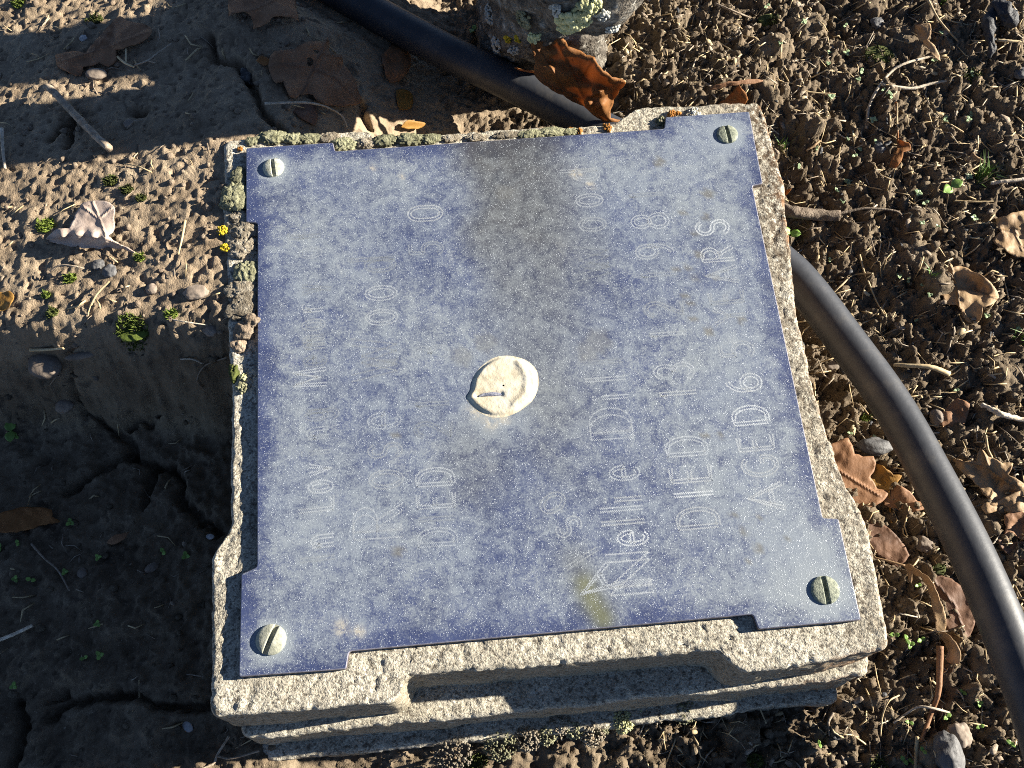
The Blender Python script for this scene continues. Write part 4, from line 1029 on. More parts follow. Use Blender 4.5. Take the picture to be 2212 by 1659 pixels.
leaf('curled_leaf', 'thin red brown rolled leaf lying above the upper right corner of the block', L, M['leaf_brown'], lift=7, step=2.4, wav=.4)
L = cv([(1392, 905, 2), (1430, 915, 5), (1470, 930, 6), (1480, 970, 4), (1430, 985, 5), (1420, 1030, 3), (1380, 1092, 2), (1340, 1072, 2), (1365, 1010, 3), (1390, 960, 4)], 1474.7, 0, 1 / 3)
leaf('fallen_leaf', 'small rust coloured curled leaf below a straight tan stem in the upper right soil', L, M['leaf_orange'], step=2.4, stem=[(1940, 305, 4), (1938, 260, 4), (1935, 220, 4)])
L = cv([(1505, 170, 4), (1545, 158, 7), (1600, 150, 8), (1612, 190, 7), (1590, 260, 6), (1640, 310, 6), (1672, 400, 3), (1640, 380, 4), (1600, 320, 4), (1545, 275, 3), (1520, 225, 3)], 1474.7, 0, 1 / 3)
leaf('curled_leaf', 'tan twisted dry leaf near the top edge right of the block', L, M['leaf_tan'], step=2.6, wav=2.2)
L = cv([(1640, 1050), (1700, 1000, 4), (1780, 920, 6), (1860, 958, 5), (1842, 1050, 4), (1800, 1120, 3), (1720, 1160, 2), (1680, 1100, 3)], 1474.7, 553, 1 / 3)
leaf('fallen_leaf', 'crumpled mid brown leaf just right of the middle of the pipe', L, M['leaf_brown'], step=3, wav=3)
L = cv([(1940, 1620, 2), (1985, 1605, 4), (2030, 1600, 5), (2120, 1550, 5), (2212, 1515, 5), (2280, 1640, 3), (2200, 1690, 3), (2100, 1660, 3), (2000, 1650, 2)], 1474.7, 553, 1 / 3)
leaf('fallen_leaf', 'brown leaf against the pipe at the right edge, below the crumpled lobed leaf', L, M['leaf_tan'], step=3, wav=3)
L = cv([(2080, 20), (2190, -10, 5), (2260, 60, 4), (2240, 180, 3), (2200, 180, 2), (2130, 130, 3), (2090, 200, 1), (2095, 100, 3)], 1474.7, 1106, 1 / 3)
leaf('fallen_leaf', 'red brown leaf at the right edge by the lower end of the pipe', L, M['leaf_brown'], step=3, wav=3, lift=3)
L = cv([(2040, 180, 4), (2120, 200, 3), (2260, 195, 3), (2260, 330, 2), (2150, 290, 3), (2080, 250, 4)], 1474.7, 1106, 1 / 3)
leaf('fallen_leaf', 'dull grey brown leaf at the right edge under the red brown leaf', L, M['leaf_dark'], step=3, wav=3, lift=3)
L = cv([(1090, 380, 3), (1170, 300, 5), (1269, 330, 5), (1290, 440, 4), (1220, 540, 4), (1150, 560, 2), (1110, 450, 4)], 474.4, 0, .3204)
leaf('fallen_leaf', 'ragged ochre leaf in shade just under the pipe behind the plaque', L, M['leaf_brown'], step=3, wav=3)
L = cv([(1190, 610, 2), (1240, 600, 4), (1300, 640, 3), (1290, 730, 2), (1215, 740, 2)], 474.4, 0, .3204)
leaf('fallen_leaf', 'golden leaf in shade right of the ragged ochre leaf behind the plaque', L, M['leaf_gold'], step=2.6, wav=1.5)
L = cv([(385, 825, 5), (430, 780, 8), (490, 785, 8), (545, 800, 7), (520, 828, 6), (460, 835, 5)], 737.3, 0, 1 / 3)
leaf('fallen_leaf', 'small golden brown leaf in shade against the back rim of the block', L, M['leaf_gold'], step=2.4, wav=.6, lift=2)
L = cv([(690, 200, 1), (722, 160, 3), (780, 142, 3), (840, 130, 2), (790, 185, 2), (720, 212, 1)], 0, 1106, 1 / 3)
leaf('fallen_leaf', 'small pointed brown leaf in the dark soil left of the lower part of the block', L, M['leaf_brown'], step=2.4, wav=.5)
L = cv([(1840, 1045, 1), (1862, 1010, 3), (1880, 985, 4), (1905, 1010, 4), (1940, 1030, 3), (1950, 1050, 1), (1900, 1040, 2)], 1474.7, 0, 1 / 3)
leaf('fallen_leaf', 'tiny tan pointed leaf on the soil above the bright green grass tuft', L, M['leaf_tan'], step=2.2, wav=.5)
L = cv([(-10, 60), (40, 90, 3), (30, 130, 2), (-20, 150)], 1474.7, 0, 1 / 3)
L = cv([(245, 410, 2), (280, 375, 3), (335, 395, 3), (340, 430, 2), (290, 440, 2)], 474.4, 0, .3204)
leaf('fallen_leaf', 'tiny orange leaf at the left tip of the wide lobed leaf behind the plaque', L, M['leaf_orange'], step=2.2, wav=.5)
L = cv([(690, 1240, 4), (700, 1225, 6), (735, 1222, 6), (715, 1258, 4), (690, 1275, 3)], 1474.7, 0, 1 / 3)
L = cv([(662, 1270), (668, 1232, 3), (708, 1222, 5), (690, 1245, 4)], 1474.7, 0, 1 / 3)
leaf('fallen_leaf', 'tiny orange leaf tip touching the right rim of the block above the thick root', L, M['leaf_orange'], step=2, wav=.3)

# the slate grey twisted one in the top right corner
tw = cv([(1985, 380, 2), (2000, 300, 5), (1985, 220, 6), (1985, 150, 7), (2000, 80, 8), (2040, 30, 9), (2080, 80, 10), (2120, 130, 9), (2165, 130, 6)], 1474.7, 0, 1 / 3)
kk = 60; sp = spline([on_ground(x, y, h * .001) for x, y, h in tw], kk)
tl = tube_obj('twisted_leaf', sp, np.interp(np.linspace(0, 1, kk), [0, .15, .4, .7, .9, 1], [.0010, .0026, .0030, .0040, .0040, .001]), M['slate'], None, 30, 0.95, 17)
tag(tl, 'slate grey twisted shrivelled leaf in the top right corner', 'leaf')
clod('charred_lump', 538, 165, 24, M['char'], 'shiny black shrivelled lump left of the wide lobed leaf behind the plaque', 'lump', 0.6, rough=1.1, stretch=(1.1, 1.0))

# ---------------------------------------------------------------- sticks, twigs and straw
def stick(name, label, pts, r, mat, cat='twig', lump=0.25, seg=8, group=None, branches=()):
    """pts: (px, py[, lift mm]); r in mm at both ends"""
    def path(ps, n):
        q = [on_ground(p[0], p[1], (p[2] if len(p) > 2 else 1.0) * .001 + r[0] * .0006) for p in ps]
        return spline(q, n)
    P = path(pts, 34); n = 34
    rr = np.linspace(r[0], r[1], n) * 0.001
    o = tube_obj(name, P, rr, mat, None, seg, lump, int(pts[0][0]))
    tag(o, label, cat, group)
    for bp, br in branches:
        tube_obj('branch', path(bp, 24), np.linspace(br[0], br[1], 24) * .001, mat, o, 7, lump, int(bp[0][0]))
    return o

stick('stick', 'grey brown broken stick crossing the light and dark bands at the upper left', [(100, 188, 4), (112, 194, 5), (150, 235, 4), (195, 282, 4), (236, 321, 4)], (1.9, 1.9), M['twig'], 'stick', 0.35, 14)
stick('stick', 'pale dry stalk standing at the left edge in the dark band', [(4, 278, 3), (6, 320, 3), (11, 364, 1)], (1.0, 0.7), M['twig_pale'], 'stick')
stick('root', 'thick grey bark root sticking out from the right rim of the block', [(1688, 452, 4), (1715, 459, 4), (1760, 464, 4), (1814, 466, 3)], (3.7, 3.0), M['root'], 'root', 0.3, 18,
      branches=[([(1812, 462, 3), (1840, 455, 4), (1875, 450, 3), (1935, 456, 3), (1952, 472, 1)], (0.9, 0.5))])
stick('twig', 'pale forked twig on the soil in the upper right', [(1871, 278, 1), (1878, 228, 2), (1895, 193, 3), (1925, 155, 4), (1955, 137, 4), (2008, 122, 3), (2042, 108, 2)], (0.9, 0.7), M['twig_pale'], 'twig', 0.4, 9,
      branches=[([(1905, 182, 2), (1968, 191, 3), (2010, 181, 3), (2060, 172, 2)], (1.0, 0.7)), ([(1885, 215, 2), (1870, 240, 1)], (0.6, 0.4))])
stick('twig', 'pale knobbly twig at the right edge, level with the middle of the pipe', [(2120, 874, 2), (2160, 893, 3), (2200, 904, 3), (2240, 912, 2)], (1.5, 1.2), M['twig_pale'], 'twig', 0.5, 10)
stick('straw_stalk', 'thick hollow straw stalk right of the pipe with a cut pale end', [(1930, 788, 2), (1960, 790, 3), (2010, 793, 3), (2050, 808, 2)], (0.9, 1.5), M['straw'], 'straw', 0.15, 10)
stick('straw', 'long bent straw right of the top of the pipe, pointing down', [(1857, 550, 2), (1866, 585, 3), (1878, 614, 3), (1893, 650, 3), (1909, 678, 1)], (0.6, 0.4), M['straw'], 'straw')
stick('straw', 'bent straw crossing above the pipe just right of the block', [(1798, 634, 2), (1820, 614, 3), (1845, 594, 3), (1885, 591, 2)], (0.5, 0.4), M['straw'], 'straw')
stick('dry_straw', 'flat brown straw strip running down from the small rounded leaf at the lower right', [(2030, 1395, 5), (2030, 1450, 4), (2026, 1500, 3), (2012, 1540, 2), (1990, 1602, 2)], (1.8, 0.9), M['leaf_brown'], 'straw', 0.2)
stick('straw', 'pale upright straw at the bottom edge right of centre', [(1981, 1592, 4), (1979, 1625, 3), (1977, 1662, 2)], (0.9, 0.8), M['straw'], 'straw')
stick('tendril', 'thin pale curved tendril right of the lowest slab corner', [(1942, 1502, 3), (1920, 1515, 4), (1907, 1545, 4), (1902, 1590, 2)], (0.4, 0.35), M['straw'], 'tendril')
stick('twig', 'thin tan arched twig at the lower right between two straws', [(1930, 1562, 1), (1960, 1540, 3), (1985, 1527, 4), (2020, 1531, 4), (2052, 1540, 2)], (0.6, 0.6), M['twig_pale'], 'twig')
stick('tendril', 'small woody curl right against the end of the lowest slab', [(1800, 1540, 3), (1790, 1560, 3), (1792, 1590, 1)], (0.7, 0.5), M['twig'], 'tendril')
stick('stalk', 'pale curved stalk lying over the dark leaf behind the plaque', [(572, 224, 5), (620, 222, 6), (665, 222, 6), (705, 231, 5), (738, 250, 4), (750, 275, 3)], (0.7, 0.4), M['twig_pale'], 'stalk')
stick('twig', 'thin forked twig in the dark band left of the leaves', [(290, 141, 2), (318, 131, 3), (340, 115, 3), (371, 93, 2)], (0.5, 0.3), M['twig_pale'], 'twig', branches=[([(318, 131, 2), (335, 136, 2)], (0.4, 0.3))])
stick('straw', 'short forked straw in the dark band beside the curled reddish leaf', [(254, 123, 2), (270, 136, 3), (290, 145, 2)], (0.7, 0.5), M['straw'], 'straw', branches=[([(272, 134, 3), (272, 103, 3)], (0.5, 0.4))])
stick('twig', 'thin pale twig in the shade right below the sunlit patch left of the block', [(490, 772, 4), (443, 790, 4), (426, 820, 3), (437, 838, 2)], (0.4, 0.35), M['twig'], 'twig')
stick('straw', 'short white straw in the shade left of the moss clump', [(390, 776, 2), (415, 776, 3), (437, 785, 2)], (0.4, 0.4), M['twig_pale'], 'straw')
stick('straw', 'thin straw along the shadow edge beside the left rim of the block', [(372, 690, 2), (405, 696, 3), (447, 702, 2)], (0.35, 0.3), M['twig_pale'], 'straw')
stick('straw', 'pale stalk at the left edge in the dark lower half', [(-5, 1384, 3), (30, 1370, 4), (70, 1351, 3)], (0.9, 0.8), M['twig_pale'], 'straw')
stick('twig', 'brown thin twig in the dark soil of the lower left', [(68, 1175, 2), (95, 1205, 3), (125, 1232, 3), (150, 1276, 2)], (0.6, 0.4), M['twig'], 'twig')
stick('twig', 'thin forked twig under the left end of the stepped slabs', [(495, 1590, 4), (470, 1630, 4), (460, 1650, 3), (425, 1665, 3)], (0.6, 0.5), M['twig'], 'twig', branches=[([(560, 1622, 4), (500, 1638, 4), (470, 1634, 4)], (0.5, 0.5))])
stick('straw', 'tan straw on the sunlit soil left of the block, beside the pinkish leaf', [(400, 476, 1), (393, 515, 2), (385, 550, 1)], (0.7, 0.4), M['straw'], 'straw')
stick('straw', 'straight straw leaning in the sunlit soil above the shadow edge at the left', [(196, 660, 3), (210, 635, 4), (236, 608, 2)], (0.55, 0.4), M['straw'], 'straw')
stick('straw', 'dry stalk lying on the pebbles at the left shadow edge', [(65, 756, 2), (100, 755, 3), (138, 752, 2)], (0.9, 0.6), M['straw'], 'straw')
stick('straw', 'thin brown stem curving over the small dark stones left of the block', [(108, 586, 2), (130, 573, 4), (160, 575, 4), (182, 580, 2)], (0.5, 0.4), M['twig'], 'straw')
stick('straw', 'long straw on the soil at the top right, slanting past the forked twig', [(1722, 193, 2), (1760, 200, 3), (1805, 203, 2)], (0.5, 0.4), M['straw'], 'straw')
stick('straw', 'brown stem slanting at the top right beside the twisted tan leaf', [(2005, 0, 3), (2030, 45, 3), (2070, 90, 2)], (0.7, 0.5), M['straw'], 'straw')
stick('straw', 'pale straw bundle piece at the top right under the slate grey leaf', [(2155, 87, 2), (2185, 89, 3), (2225, 92, 2)], (0.9, 0.8), M['straw'], 'straw')
stick('twig', 'dark thin twig at the top edge right of the lichen rock', [(1545, 8, 3), (1580, 22, 3), (1620, 38, 2)], (0.7, 0.5), M['twig'], 'twig')
stick('straw', 'wide pale straw at the right edge below the green grass tuft', [(2060, 434, 2), (2110, 436, 2), (2165, 434, 2)], (0.7, 0.5), M['straw'], 'straw')
stick('straw', 'whitish chewed stalk at the right edge by the grass tuft', [(2140, 396, 2), (2170, 392, 3), (2230, 385, 2)], (1.1, 1.0), M['twig_pale'], 'straw', 0.5)
stick('straw', 'straight tan stem over the small rust leaf', [(1938, 222, 4), (1938, 260, 4), (1940, 302, 3)], (0.5, 0.5), M['straw'], 'straw')
stick('straw', 'tan stick stub right of the upper right corner of the block', [(1742, 326, 2), (1760, 313, 3), (1771, 304, 3)], (0.8, 0.7), M['leaf_tan'], 'straw')
stick('straw', 'upright tan stem beside the crumpled lobed leaf near the right edge', [(2129, 940, 6), (2134, 970, 6), (2143, 990, 4)], (0.7, 0.7), M['straw'], 'straw')

# countless fine straw fragments, joined
def litter(name, n, region, mat, lmin, lmax, seed, rmin=.00022, rmax=.00045):
    rnd = random.Random(seed); V = []; F = []; k = 0; c = 0
    while c < n:
        x, y = region(rnd)
        if abs(x) < 0.125 and -0.14 < y < 0.125: continue
        L = rnd.uniform(lmin, lmax) * (0.5 + rnd.random()); a = rnd.uniform(0, 6.283); r = rnd.uniform(rmin, rmax)
        dx, dy = math.cos(a) * L / 2, math.sin(a) * L / 2; bend = rnd.gauss(0, .12) * L
        ps = []
        for t in (-1, 0, 1):
            px_, py_ = x + dx * t - math.sin(a) * bend * (1 - abs(t)), y + dy * t + math.cos(a) * bend * (1 - abs(t))
            ps.append([px_, py_, float(gz(px_, py_)) + r + rnd.uniform(0, .0012)])
        v, f = tube(np.array(ps), [r, r * 1.1, r * .6], 5, cap=True)
        V.append(v); F.append(f + k); k += len(v); c += 1
    o = mesh_np(name, np.vstack(V), np.vstack(F), mat)
    tag(o, kind='stuff'); return o

right = lambda r: (r.uniform(0.03, 0.40), r.uniform(-0.24, 0.37))
left = lambda r: (r.uniform(-0.34, -0.08), r.uniform(-0.24, 0.37))
litter('straw_litter', 1900, right, M['straw'], .005, .015, 1)
litter('pale_straw_litter', 800, right, M['twig_pale'], .004, .013, 2)
litter('root_litter', 700, right, M['twig'], .005, .014, 3, .0002, .0004)
litter('straw_litter', 170, left, M['straw'], .004, .012, 4)
litter('root_litter', 150, left, M['twig'], .004, .010, 5, .00018, .00032)

def crumbs(name, n, region, mat, rmin, rmax, seed):
    rnd = random.Random(seed); v0, f0 = ico(2 if rmax > .0025 and n < 1000 else 1); V = []; F = []; k = 0; c = 0
    base = [v0 * (1 + 0.9 * (fbm3(v0 * 1.4 + 9.1 * q, 2, q) - 0.5) + 0.75 * (fbm3(v0 * 3.6 + 5.3 * q, 2, q + 50) - 0.5))[:, None] for q in range(24)]
    while c < n:
        x, y = region(rnd)
        if abs(x) < 0.122 and -0.135 < y < 0.125: continue
        r = rmin * (rmax / rmin) ** (rnd.random() ** 1.6)
        v = base[c % 24]; a = rnd.uniform(0, 6.283); cc, s = math.cos(a), math.sin(a)
        v = np.c_[v[:, 0] * cc - v[:, 1] * s, v[:, 0] * s + v[:, 1] * cc, v[:, 2] * rnd.uniform(.6, 1)] * r * [rnd.uniform(.8, 1.3), 1, 1]
        V.append(v + [x, y, float(gz(x, y)) + r * rnd.uniform(0.0, .45)]); F.append(f0 + k); k += len(v0); c += 1
    o = mesh_np(name, np.vstack(V), np.vstack(F), mat, smooth=False); tag(o, kind='stuff'); return o

humus = simple_mat('humus_crumb', [(0.3, (0.085, 0.066, 0.046)), (0.5, (0.145, 0.115, 0.08)), (0.72, (0.21, 0.17, 0.12))], 420, 0.95, 0.9, 0.0012, 5, 0.1)
crumbs('soil_crumbs', 9000, right, humus, .0004, .0019, 6)
def flakes(name, n, region, mat, lo, hi, seed):
    """broken bits of dead leaves"""
    rnd = random.Random(seed); V = []; F = []; k = 0; c = 0
    while c < n:
        x, y = region(rnd)
        if abs(x) < 0.125 and -0.14 < y < 0.125: continue
        L = lo * (hi / lo) ** rnd.random(); W = L * rnd.uniform(.3, .8); a = rnd.uniform(0, 6.283); tl = rnd.gauss(0, .35); cu = rnd.gauss(0, .5)
        z0 = float(gz(x, y)) + .0009
        P = []
        for i in range(4):
            t = i / 3 - .5
            wd = W * (1 - 1.6 * t * t) * rnd.uniform(.6, 1.1)
            for sd in (-.5, .5):
                u, v = t * L, sd * wd
                P.append((x + u * math.cos(a) - v * math.sin(a), y + u * math.sin(a) + v * math.cos(a), z0 + tl * u + cu * L * (t * t) + rnd.uniform(0, .0006)))
        V += P; F += [(k + 2 * i, k + 2 * i + 1, k + 2 * i + 3, k + 2 * i + 2) for i in range(3)]; k += 8; c += 1
    o = mesh_np(name, V, F, mat, smooth=False)
    md = o.modifiers.new('thickness', 'SOLIDIFY'); md.thickness = .0002
    tag(o, kind='stuff')
flakes('leaf_litter', 420, right, M['twig'], .002, .007, 21)
flakes('straw_chaff', 380, right, M['straw'], .0015, .005, 22)
flakes('dark_leaf_litter', 220, right, M['slate'], .002, .006, 23)
flakes('leaf_litter', 60, left, M['twig'], .0015, .004, 24)
crumbs('clay_crumbs', 900, lambda r: (r.uniform(-.34, -.10), r.uniform(0.03, .37)), soilm, .0006, .0022, 7)
crumbs('dark_crumbs', 260, lambda r: (r.uniform(-.34, .0), r.uniform(-.24, 0.04)), humus, .0006, .0024, 8)

# ---------------------------------------------------------------- stones
clod('pebble', 98, 788, 36, M['pebble'], 'large smooth grey brown pebble at the left shadow edge', 'pebble', .7, rough=.22, stretch=(1.1, .95))
clod('pebble', 140, 876, 22, M['pebble'], 'rounded tan pebble in the shade beside the soil crack at the left', 'pebble', .75, rough=.3, stretch=(1, .85), rot=.6)
clod('pebble', 212, 573, 14, M['pebble_dark'], 'pointed dark stone in the sunlit soil left of the block, nearest the pink leaf', 'pebble', .7, rough=.5)
clod('pebble', 238, 585, 16, M['pebble_dark'], 'grey angular stone beside the pointed dark stone', 'pebble', .6, rough=.5)
clod('pebble', 424, 632, 22, M['pebble'], 'flat grey pebble close to the left rim of the block', 'pebble', .5, rough=.45, stretch=(1.2, .75))
clod('pebble', 328, 624, 13, M['pebble'], 'small brown pebble left of the flat grey pebble', 'pebble', .8, rough=.35)
clod('pebble', 176, 768, 28, M['pebble'], 'long flat stone in shade right of the large pebble', 'pebble', .3, rough=.25, stretch=(1.3, .35), rot=.12)
clod('pebble', 455, 712, 17, M['pebble'], 'dusty stone in the shadow beside the left rim of the block', 'pebble', .5, rough=.5, stretch=(1, .9))
clod('pebble', 208, 160, 24, M['pebble'], 'grey oval pebble in the dark band by the curled reddish leaf', 'pebble', .5, rough=.25, stretch=(1.1, .7))
clod('stone_chip', 180, 83, 10, M['chip'], 'white stone chip in the dark band at the upper left', 'chip', .5, rough=.5)
clod('stone_chip', 405, 1572, 15, M['chip'], 'white flat stone chip in the dark soil at the lower left corner of the block', 'chip', .35, rough=.3, stretch=(.8, 1.1), rot=.4)
clod('stone_chip', 453, 1160, 9, M['chip'], 'small white chip in shade beside the left rim of the block', 'chip', .4, rough=.4, stretch=(1.2, .8))
clod('pebble', 328, 1226, 15, M['pebble'], 'small oval pebble in the dark soil left of the block', 'pebble', .6, rough=.3, stretch=(1.1, .65), rot=.5)
clod('pebble', 178, 1238, 12, M['pebble'], 'round brown pebble in the dark soil of the lower left', 'pebble', .6, rough=.3)
clod('pebble', 278, 266, 13, M['pebble'], 'tan flat pebble in the dark band between stick and block', 'pebble', .4, rough=.4)
clod('quartz_stone', 2048, 1632, 40, M['pebble_dark'], 'grey purple stone with a pale side at the bottom edge, lower right', 'stone', .7, rough=.45, stretch=(.75, 1.2))
clod('quartz_stone', 2070, 1588, 26, M['pebble'], 'brown rough stone behind the grey purple stone at the lower right', 'stone', .7, rough=.6)
clod('quartz_stone', 1895, 50, 19, M['pebble_dark'], 'dark grey angular stone near the top edge on the right', 'stone', .7, rough=.6)
clod('quartz_stone', 1900, 318, 18, M['pebble_dark'], 'grey stone among seedlings right of the block', 'stone', .6, rough=.5)
clod('quartz_stone', 2205, 157, 20, M['pebble_dark'], 'dark stone at the right edge near the top', 'stone', .6, rough=.5)
clod('quartz_stone', 2025, 905, 22, M['pebble'], 'yellowish brown stone touching the right side of the pipe', 'stone', .8, rough=.4, stretch=(.8, 1.1))
clod('quartz_stone', 1890, 965, 34, M['pebble_dark'], 'dark mossy stone between the brown leaf and the pipe', 'stone', .5, rough=.5, stretch=(1.2, .7), rot=-.2)
clod('quartz_stone', 1995, 1175, 20, M['pebble'], 'grey clod like stone in the gap between block and pipe', 'stone', .7, rough=.8)
clod('soil_clod', 1798, 795, 22, M['pebble'], 'reddish brown clod beside the right rim of the block under the pipe', 'clod', .6, rough=.5)
for px, py, r, t in ((1660, 1585, 11, 'round soil ball near the lowest slab, upper right of three'), (1795, 1600, 14, 'soil ball right of the lowest slab by the small woody curl'), (1842, 1628, 11, 'soil ball at the bottom edge below the small woody curl'), (1852, 1566, 16, 'grey mossy soil ball right of the lowest slab'),
                     (1495, 1640, 12, 'soil ball at the bottom edge below the front of the block')):
    clod('soil_ball', px, py, r, humus, t, 'soil ball', .85, rough=.5)

# ---------------------------------------------------------------- seedlings, grass, moss
def cotyledon(length, width):
    t = np.linspace(0, 1, 7); w = np.sin(np.pi * t ** 0.8) ** .7 * width / 2; V = []
    for tt, ww in zip(t, w):
        for s in (-1, -.5, 0, .5, 1): V.append((tt * length, s * ww, .10 * length * math.sin(tt * 2.4) + .10 * abs(s) * ww))
    return np.array(V), quad_grid(7, 5)

protos = {}
def seedling(px, py, size, label, group, bright=False, nl=2, lift=2.2):
    mat = M['seedling_bright'] if bright else M['seedling']
    c = on_ground(px, py, 0); root = empty('seedling', c); root.rotation_euler = (0, 0, random.uniform(0, 6.28))
    tag(root, label, 'seedling', group)
    key = (round(size, 1), bright)
    if key not in protos:
        v, f = cotyledon(size * .001, size * .00085)
        a = mesh_np('leaf', v, f, mat, root); md = a.modifiers.new('t', 'SOLIDIFY'); md.thickness = .0003
        s = tube_obj('stem', np.array([[0, 0, -.001], [.0002, 0, .0008], [0, 0, .001 * lift]]), .0003, mat, root, 6)
        protos[key] = (a, s)
    else:
        a0, s0 = protos[key]
        a = a0.copy(); a.parent = root; COL.objects.link(a); s = s0.copy(); s.parent = root; COL.objects.link(s)
    a.location = (0, 0, lift * .001); a.rotation_euler = (random.uniform(-.2, .2), random.uniform(-.35, .05), 0)
    for q in range(1, nl):
        b = a.copy(); COL.objects.link(b); b.parent = root
        b.rotation_euler = (random.uniform(-.2, .2), random.uniform(-.35, .05), 2 * math.pi * q / nl + random.uniform(-.25, .25))
        b.location = (0, 0, lift * .001 + .0003 * (q % 2))

gr_r = 'tiny pale seedlings in the crumbly soil right of the block'
for px, py in cv([(780, 160), (1045, 185), (1050, 360), (940, 360), (935, 430), (625, 300), (1665, 230), (1150, 480), (1130, 530), (1325, 620), (955, 645), (1240, 940), (1105, 1025), (745, 1095), (1050, 1185), (990, 1250), (1515, 1265), (1560, 1330), (1030, 1315), (1690, 780), (1840, 790), (1840, 1160), (1875, 1430), (1540, 1460), (1225, 795), (860, 980), (1060, 915), (1140, 985), (1690, 800), (1855, 760), (1860, 500), (540, 60), (1060, 1200), (1340, 640), (1640, 1480), (1620, 410), (1290, 600)], 1474.7, 0, 1 / 3):
    seedling(px, py, random.choice((1.7, 2.1, 2.5)), 'tiny pale green seedling in the sunlit crumbly soil right of the block', gr_r, nl=random.choice((2, 2, 3, 4)))
for px, py in cv([(1390, 145), (1450, 170), (1550, 200), (1590, 265), (1760, 880), (1075, 1160), (1235, 1185), (1955, 400), (2165, 480), (1500, 430), (945, 40)], 1474.7, 553, 1 / 3):
    seedling(px, py, random.choice((1.7, 2.1)), 'tiny pale green seedling in the soil beside the pipe', gr_r + ' near the pipe', nl=random.choice((2, 3)))
for px, py in cv([(1440, 830), (1530, 830), (1360, 800), (1460, 860), (1420, 1610), (1470, 1615), (1455, 1365), (875, 1505), (1700, 1330), (1910, 1390), (1800, 1170), (1905, 1240), (2110, 1500), (1510, 480), (1545, 1545)], 1474.7, 1106, 1 / 3):
    seedling(px, py, random.choice((2.1, 2.5)), 'small green seedling in the shaded soil at the lower right', 'small seedlings at the lower right', True, nl=random.choice((2, 2, 3)))
for px, py in cv([(130, 210), (470, 75), (10, 240), (650, 300), (435, 395), (115, 440), (215, 445), (645, 730), (560, 950), (660, 930), (1070, 265), (1215, 290), (105, 1130), (115, -480)], 0, 1106, 1 / 3):
    seedling(px, py, random.choice((2.1, 2.5)), 'small green seedling in the dark soil left of the block', 'small seedlings in the dark soil at the lower left', True, nl=random.choice((2, 3, 3)))
seedling(2049, 412, 7.0, 'largest bright green seedling on the right, beside the grass tuft', None, True, 2, 3.5)
seedling(30, 936, 6.4, 'largest green seedling in the shade, near the left edge', None, True, 2, 3)
seedling(1703, 512, 6.0, 'green seedling leaf at the right rim of the block under the thick root', None, True, 2, 4)
seedling(1022, 72, 3.8, 'single green seedling in the shade beside the pipe at the top', None, True, 2, 3)

def blades(name, px, py, r, n, hmin, hmax, wid, mat, label, cat, lean=.6, seed=1, lump=True):
    rnd = random.Random(seed); V = []; F = []; k = 0
    c = on_ground(px, py, 0)
    if lump:
        v, f = ico(2); v = v * [r, r * .8, hmin * .7] * (1 + .5 * (fbm3(v * 2 + seed, 2, seed) - .5))[:, None]; V.append(v); F.append(np.c_[f, f[:, 2]]); k = len(v)
    for i in range(n):
        a = rnd.uniform(0, 6.283); d = r * math.sqrt(rnd.random()); bx, by = d * math.cos(a), d * math.sin(a) * .85
        h = rnd.uniform(hmin, hmax) * (1.1 - .5 * d / r); la = rnd.uniform(0, 6.283); ln = rnd.uniform(0, lean) * h
        bz = float(gz(c[0] + bx, c[1] + by)) - c[2]
        ux, uy = -math.sin(la) * wid / 2, math.cos(la) * wid / 2
        mx, my, tx, ty = bx + math.cos(la) * ln * .35, by + math.sin(la) * ln * .35, bx + math.cos(la) * ln, by + math.sin(la) * ln
        V.append(np.array([(bx - ux, by - uy, bz - .001), (bx + ux, by + uy, bz - .001), (mx - ux * .8, my - uy * .8, bz + h * .6), (mx + ux * .8, my + uy * .8, bz + h * .6), (tx, ty, bz + h)]))
        F.append(np.array([[0, 1, 3, 2], [2, 3, 4, 4]]) + k); k += 5
    V = np.vstack(V); F = np.vstack(F)
    me = bpy.data.meshes.new(name); me.from_pydata(V.tolist(), [], [list(dict.fromkeys(f)) for f in F.tolist()]); me.materials.append(mat); me.update()
    o = bpy.data.objects.new(name, me); COL.objects.link(o); o.location = c
    tag(o, label, cat); return o

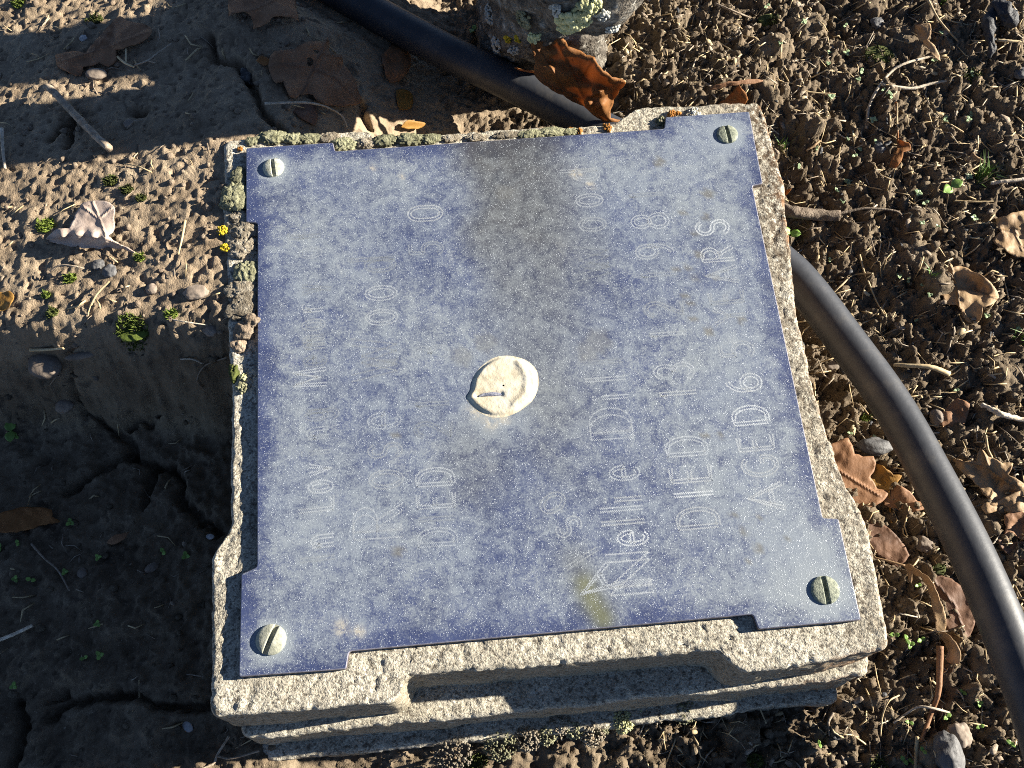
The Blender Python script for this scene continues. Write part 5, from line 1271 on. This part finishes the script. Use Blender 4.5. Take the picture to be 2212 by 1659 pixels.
for i, (px, py, r, n, mt, lb) in enumerate(((1661, 45, 30, 420, 'moss', 'olive moss cushion near the top edge right of the lichen rock'), (1898, 118, 40, 360, 'moss', 'loose dark moss patch left of the forked twig'), (2095, 168, 24, 150, 'moss', 'thin moss patch at the right edge below the slate grey leaf'),
        (240, 392, 16, 130, 'moss', 'dark moss tuft on the sunlit soil at the upper left, topmost of three'), (276, 412, 15, 120, 'moss', 'moss tuft beside a pale lump on the sunlit soil left of the block'), (305, 428, 13, 80, 'moss', 'small moss tuft nearest the left rim of the block'),
        (98, 488, 22, 200, 'moss_bright', 'moss tuft at the left tip of the pinkish dried leaf'), (205, 45, 24, 150, 'moss', 'dark moss in the shade above the curled reddish leaf'), (287, 716, 34, 480, 'moss_bright', 'bright moss cushion on the shadow edge left of the block'),
        (113, 676, 15, 110, 'moss', 'moss tuft above the large pebble at the left'), (153, 602, 15, 120, 'moss_bright', 'moss tuft on the sunlit soil left of the two dark stones'), (370, 680, 15, 120, 'moss_bright', 'moss tuft at the shadow edge close to the left rim of the block'),
        (303, 558, 13, 90, 'moss_bright', 'little moss tuft below the tip of the pinkish leaf'), (100, 638, 10, 70, 'moss_bright', 'faint moss tuft near the left edge of the sunlit patch'), (40, 8, 18, 110, 'moss_bright', 'moss tuft in the sunlit top left corner'),
        (1630, 1645, 22, 160, 'moss', 'moss patch at the bottom edge right of centre'), (1895, 1655, 24, 180, 'moss', 'moss patch at the bottom edge beside the pale upright straw'), (1030, 1650, 26, 220, 'moss', 'dark moss under the front of the stepped slabs'), (2030, 1230, 16, 100, 'moss', 'moss bit in the gap between pipe and curled leaf'), (1870, 905, 14, 90, 'moss_bright', 'small moss patch between the block and the middle of the pipe'))):
    blades('moss_tuft', px, py, r * .00022, n, .0014, .0034, .0007, M[mt], lb, 'moss', 1.0, i + 3)
blades('grass_tuft', 2118, 385, .004, 36, .008, .018, .0008, M['grass'], 'bright green grass tuft at the right edge beside the largest seedling', 'grass', 1.0, 50, False)
blades('grass_tuft', 1690, 318, .0022, 9, .006, .012, .0007, M['grass'], 'few thin grass blades at the right rim of the block near the top', 'grass', 1.0, 51, False)
blades('grass_tuft', 2204, 735, .0035, 14, .008, .016, .0007, M['grass'], 'thin grass tuft at the right edge below the tan lobed leaf', 'grass', 1.1, 52, False)
blades('grass_tuft', 2037, 8, .002, 10, .006, .012, .0008, M['grass'], 'short green grass tuft at the top edge on the right', 'grass', .8, 53, False)
blades('grass_tuft', 2012, 595, .0016, 4, .006, .010, .0008, M['grass'], 'single green grass blade left of the tan lobed leaf', 'grass', 1.2, 54, False)
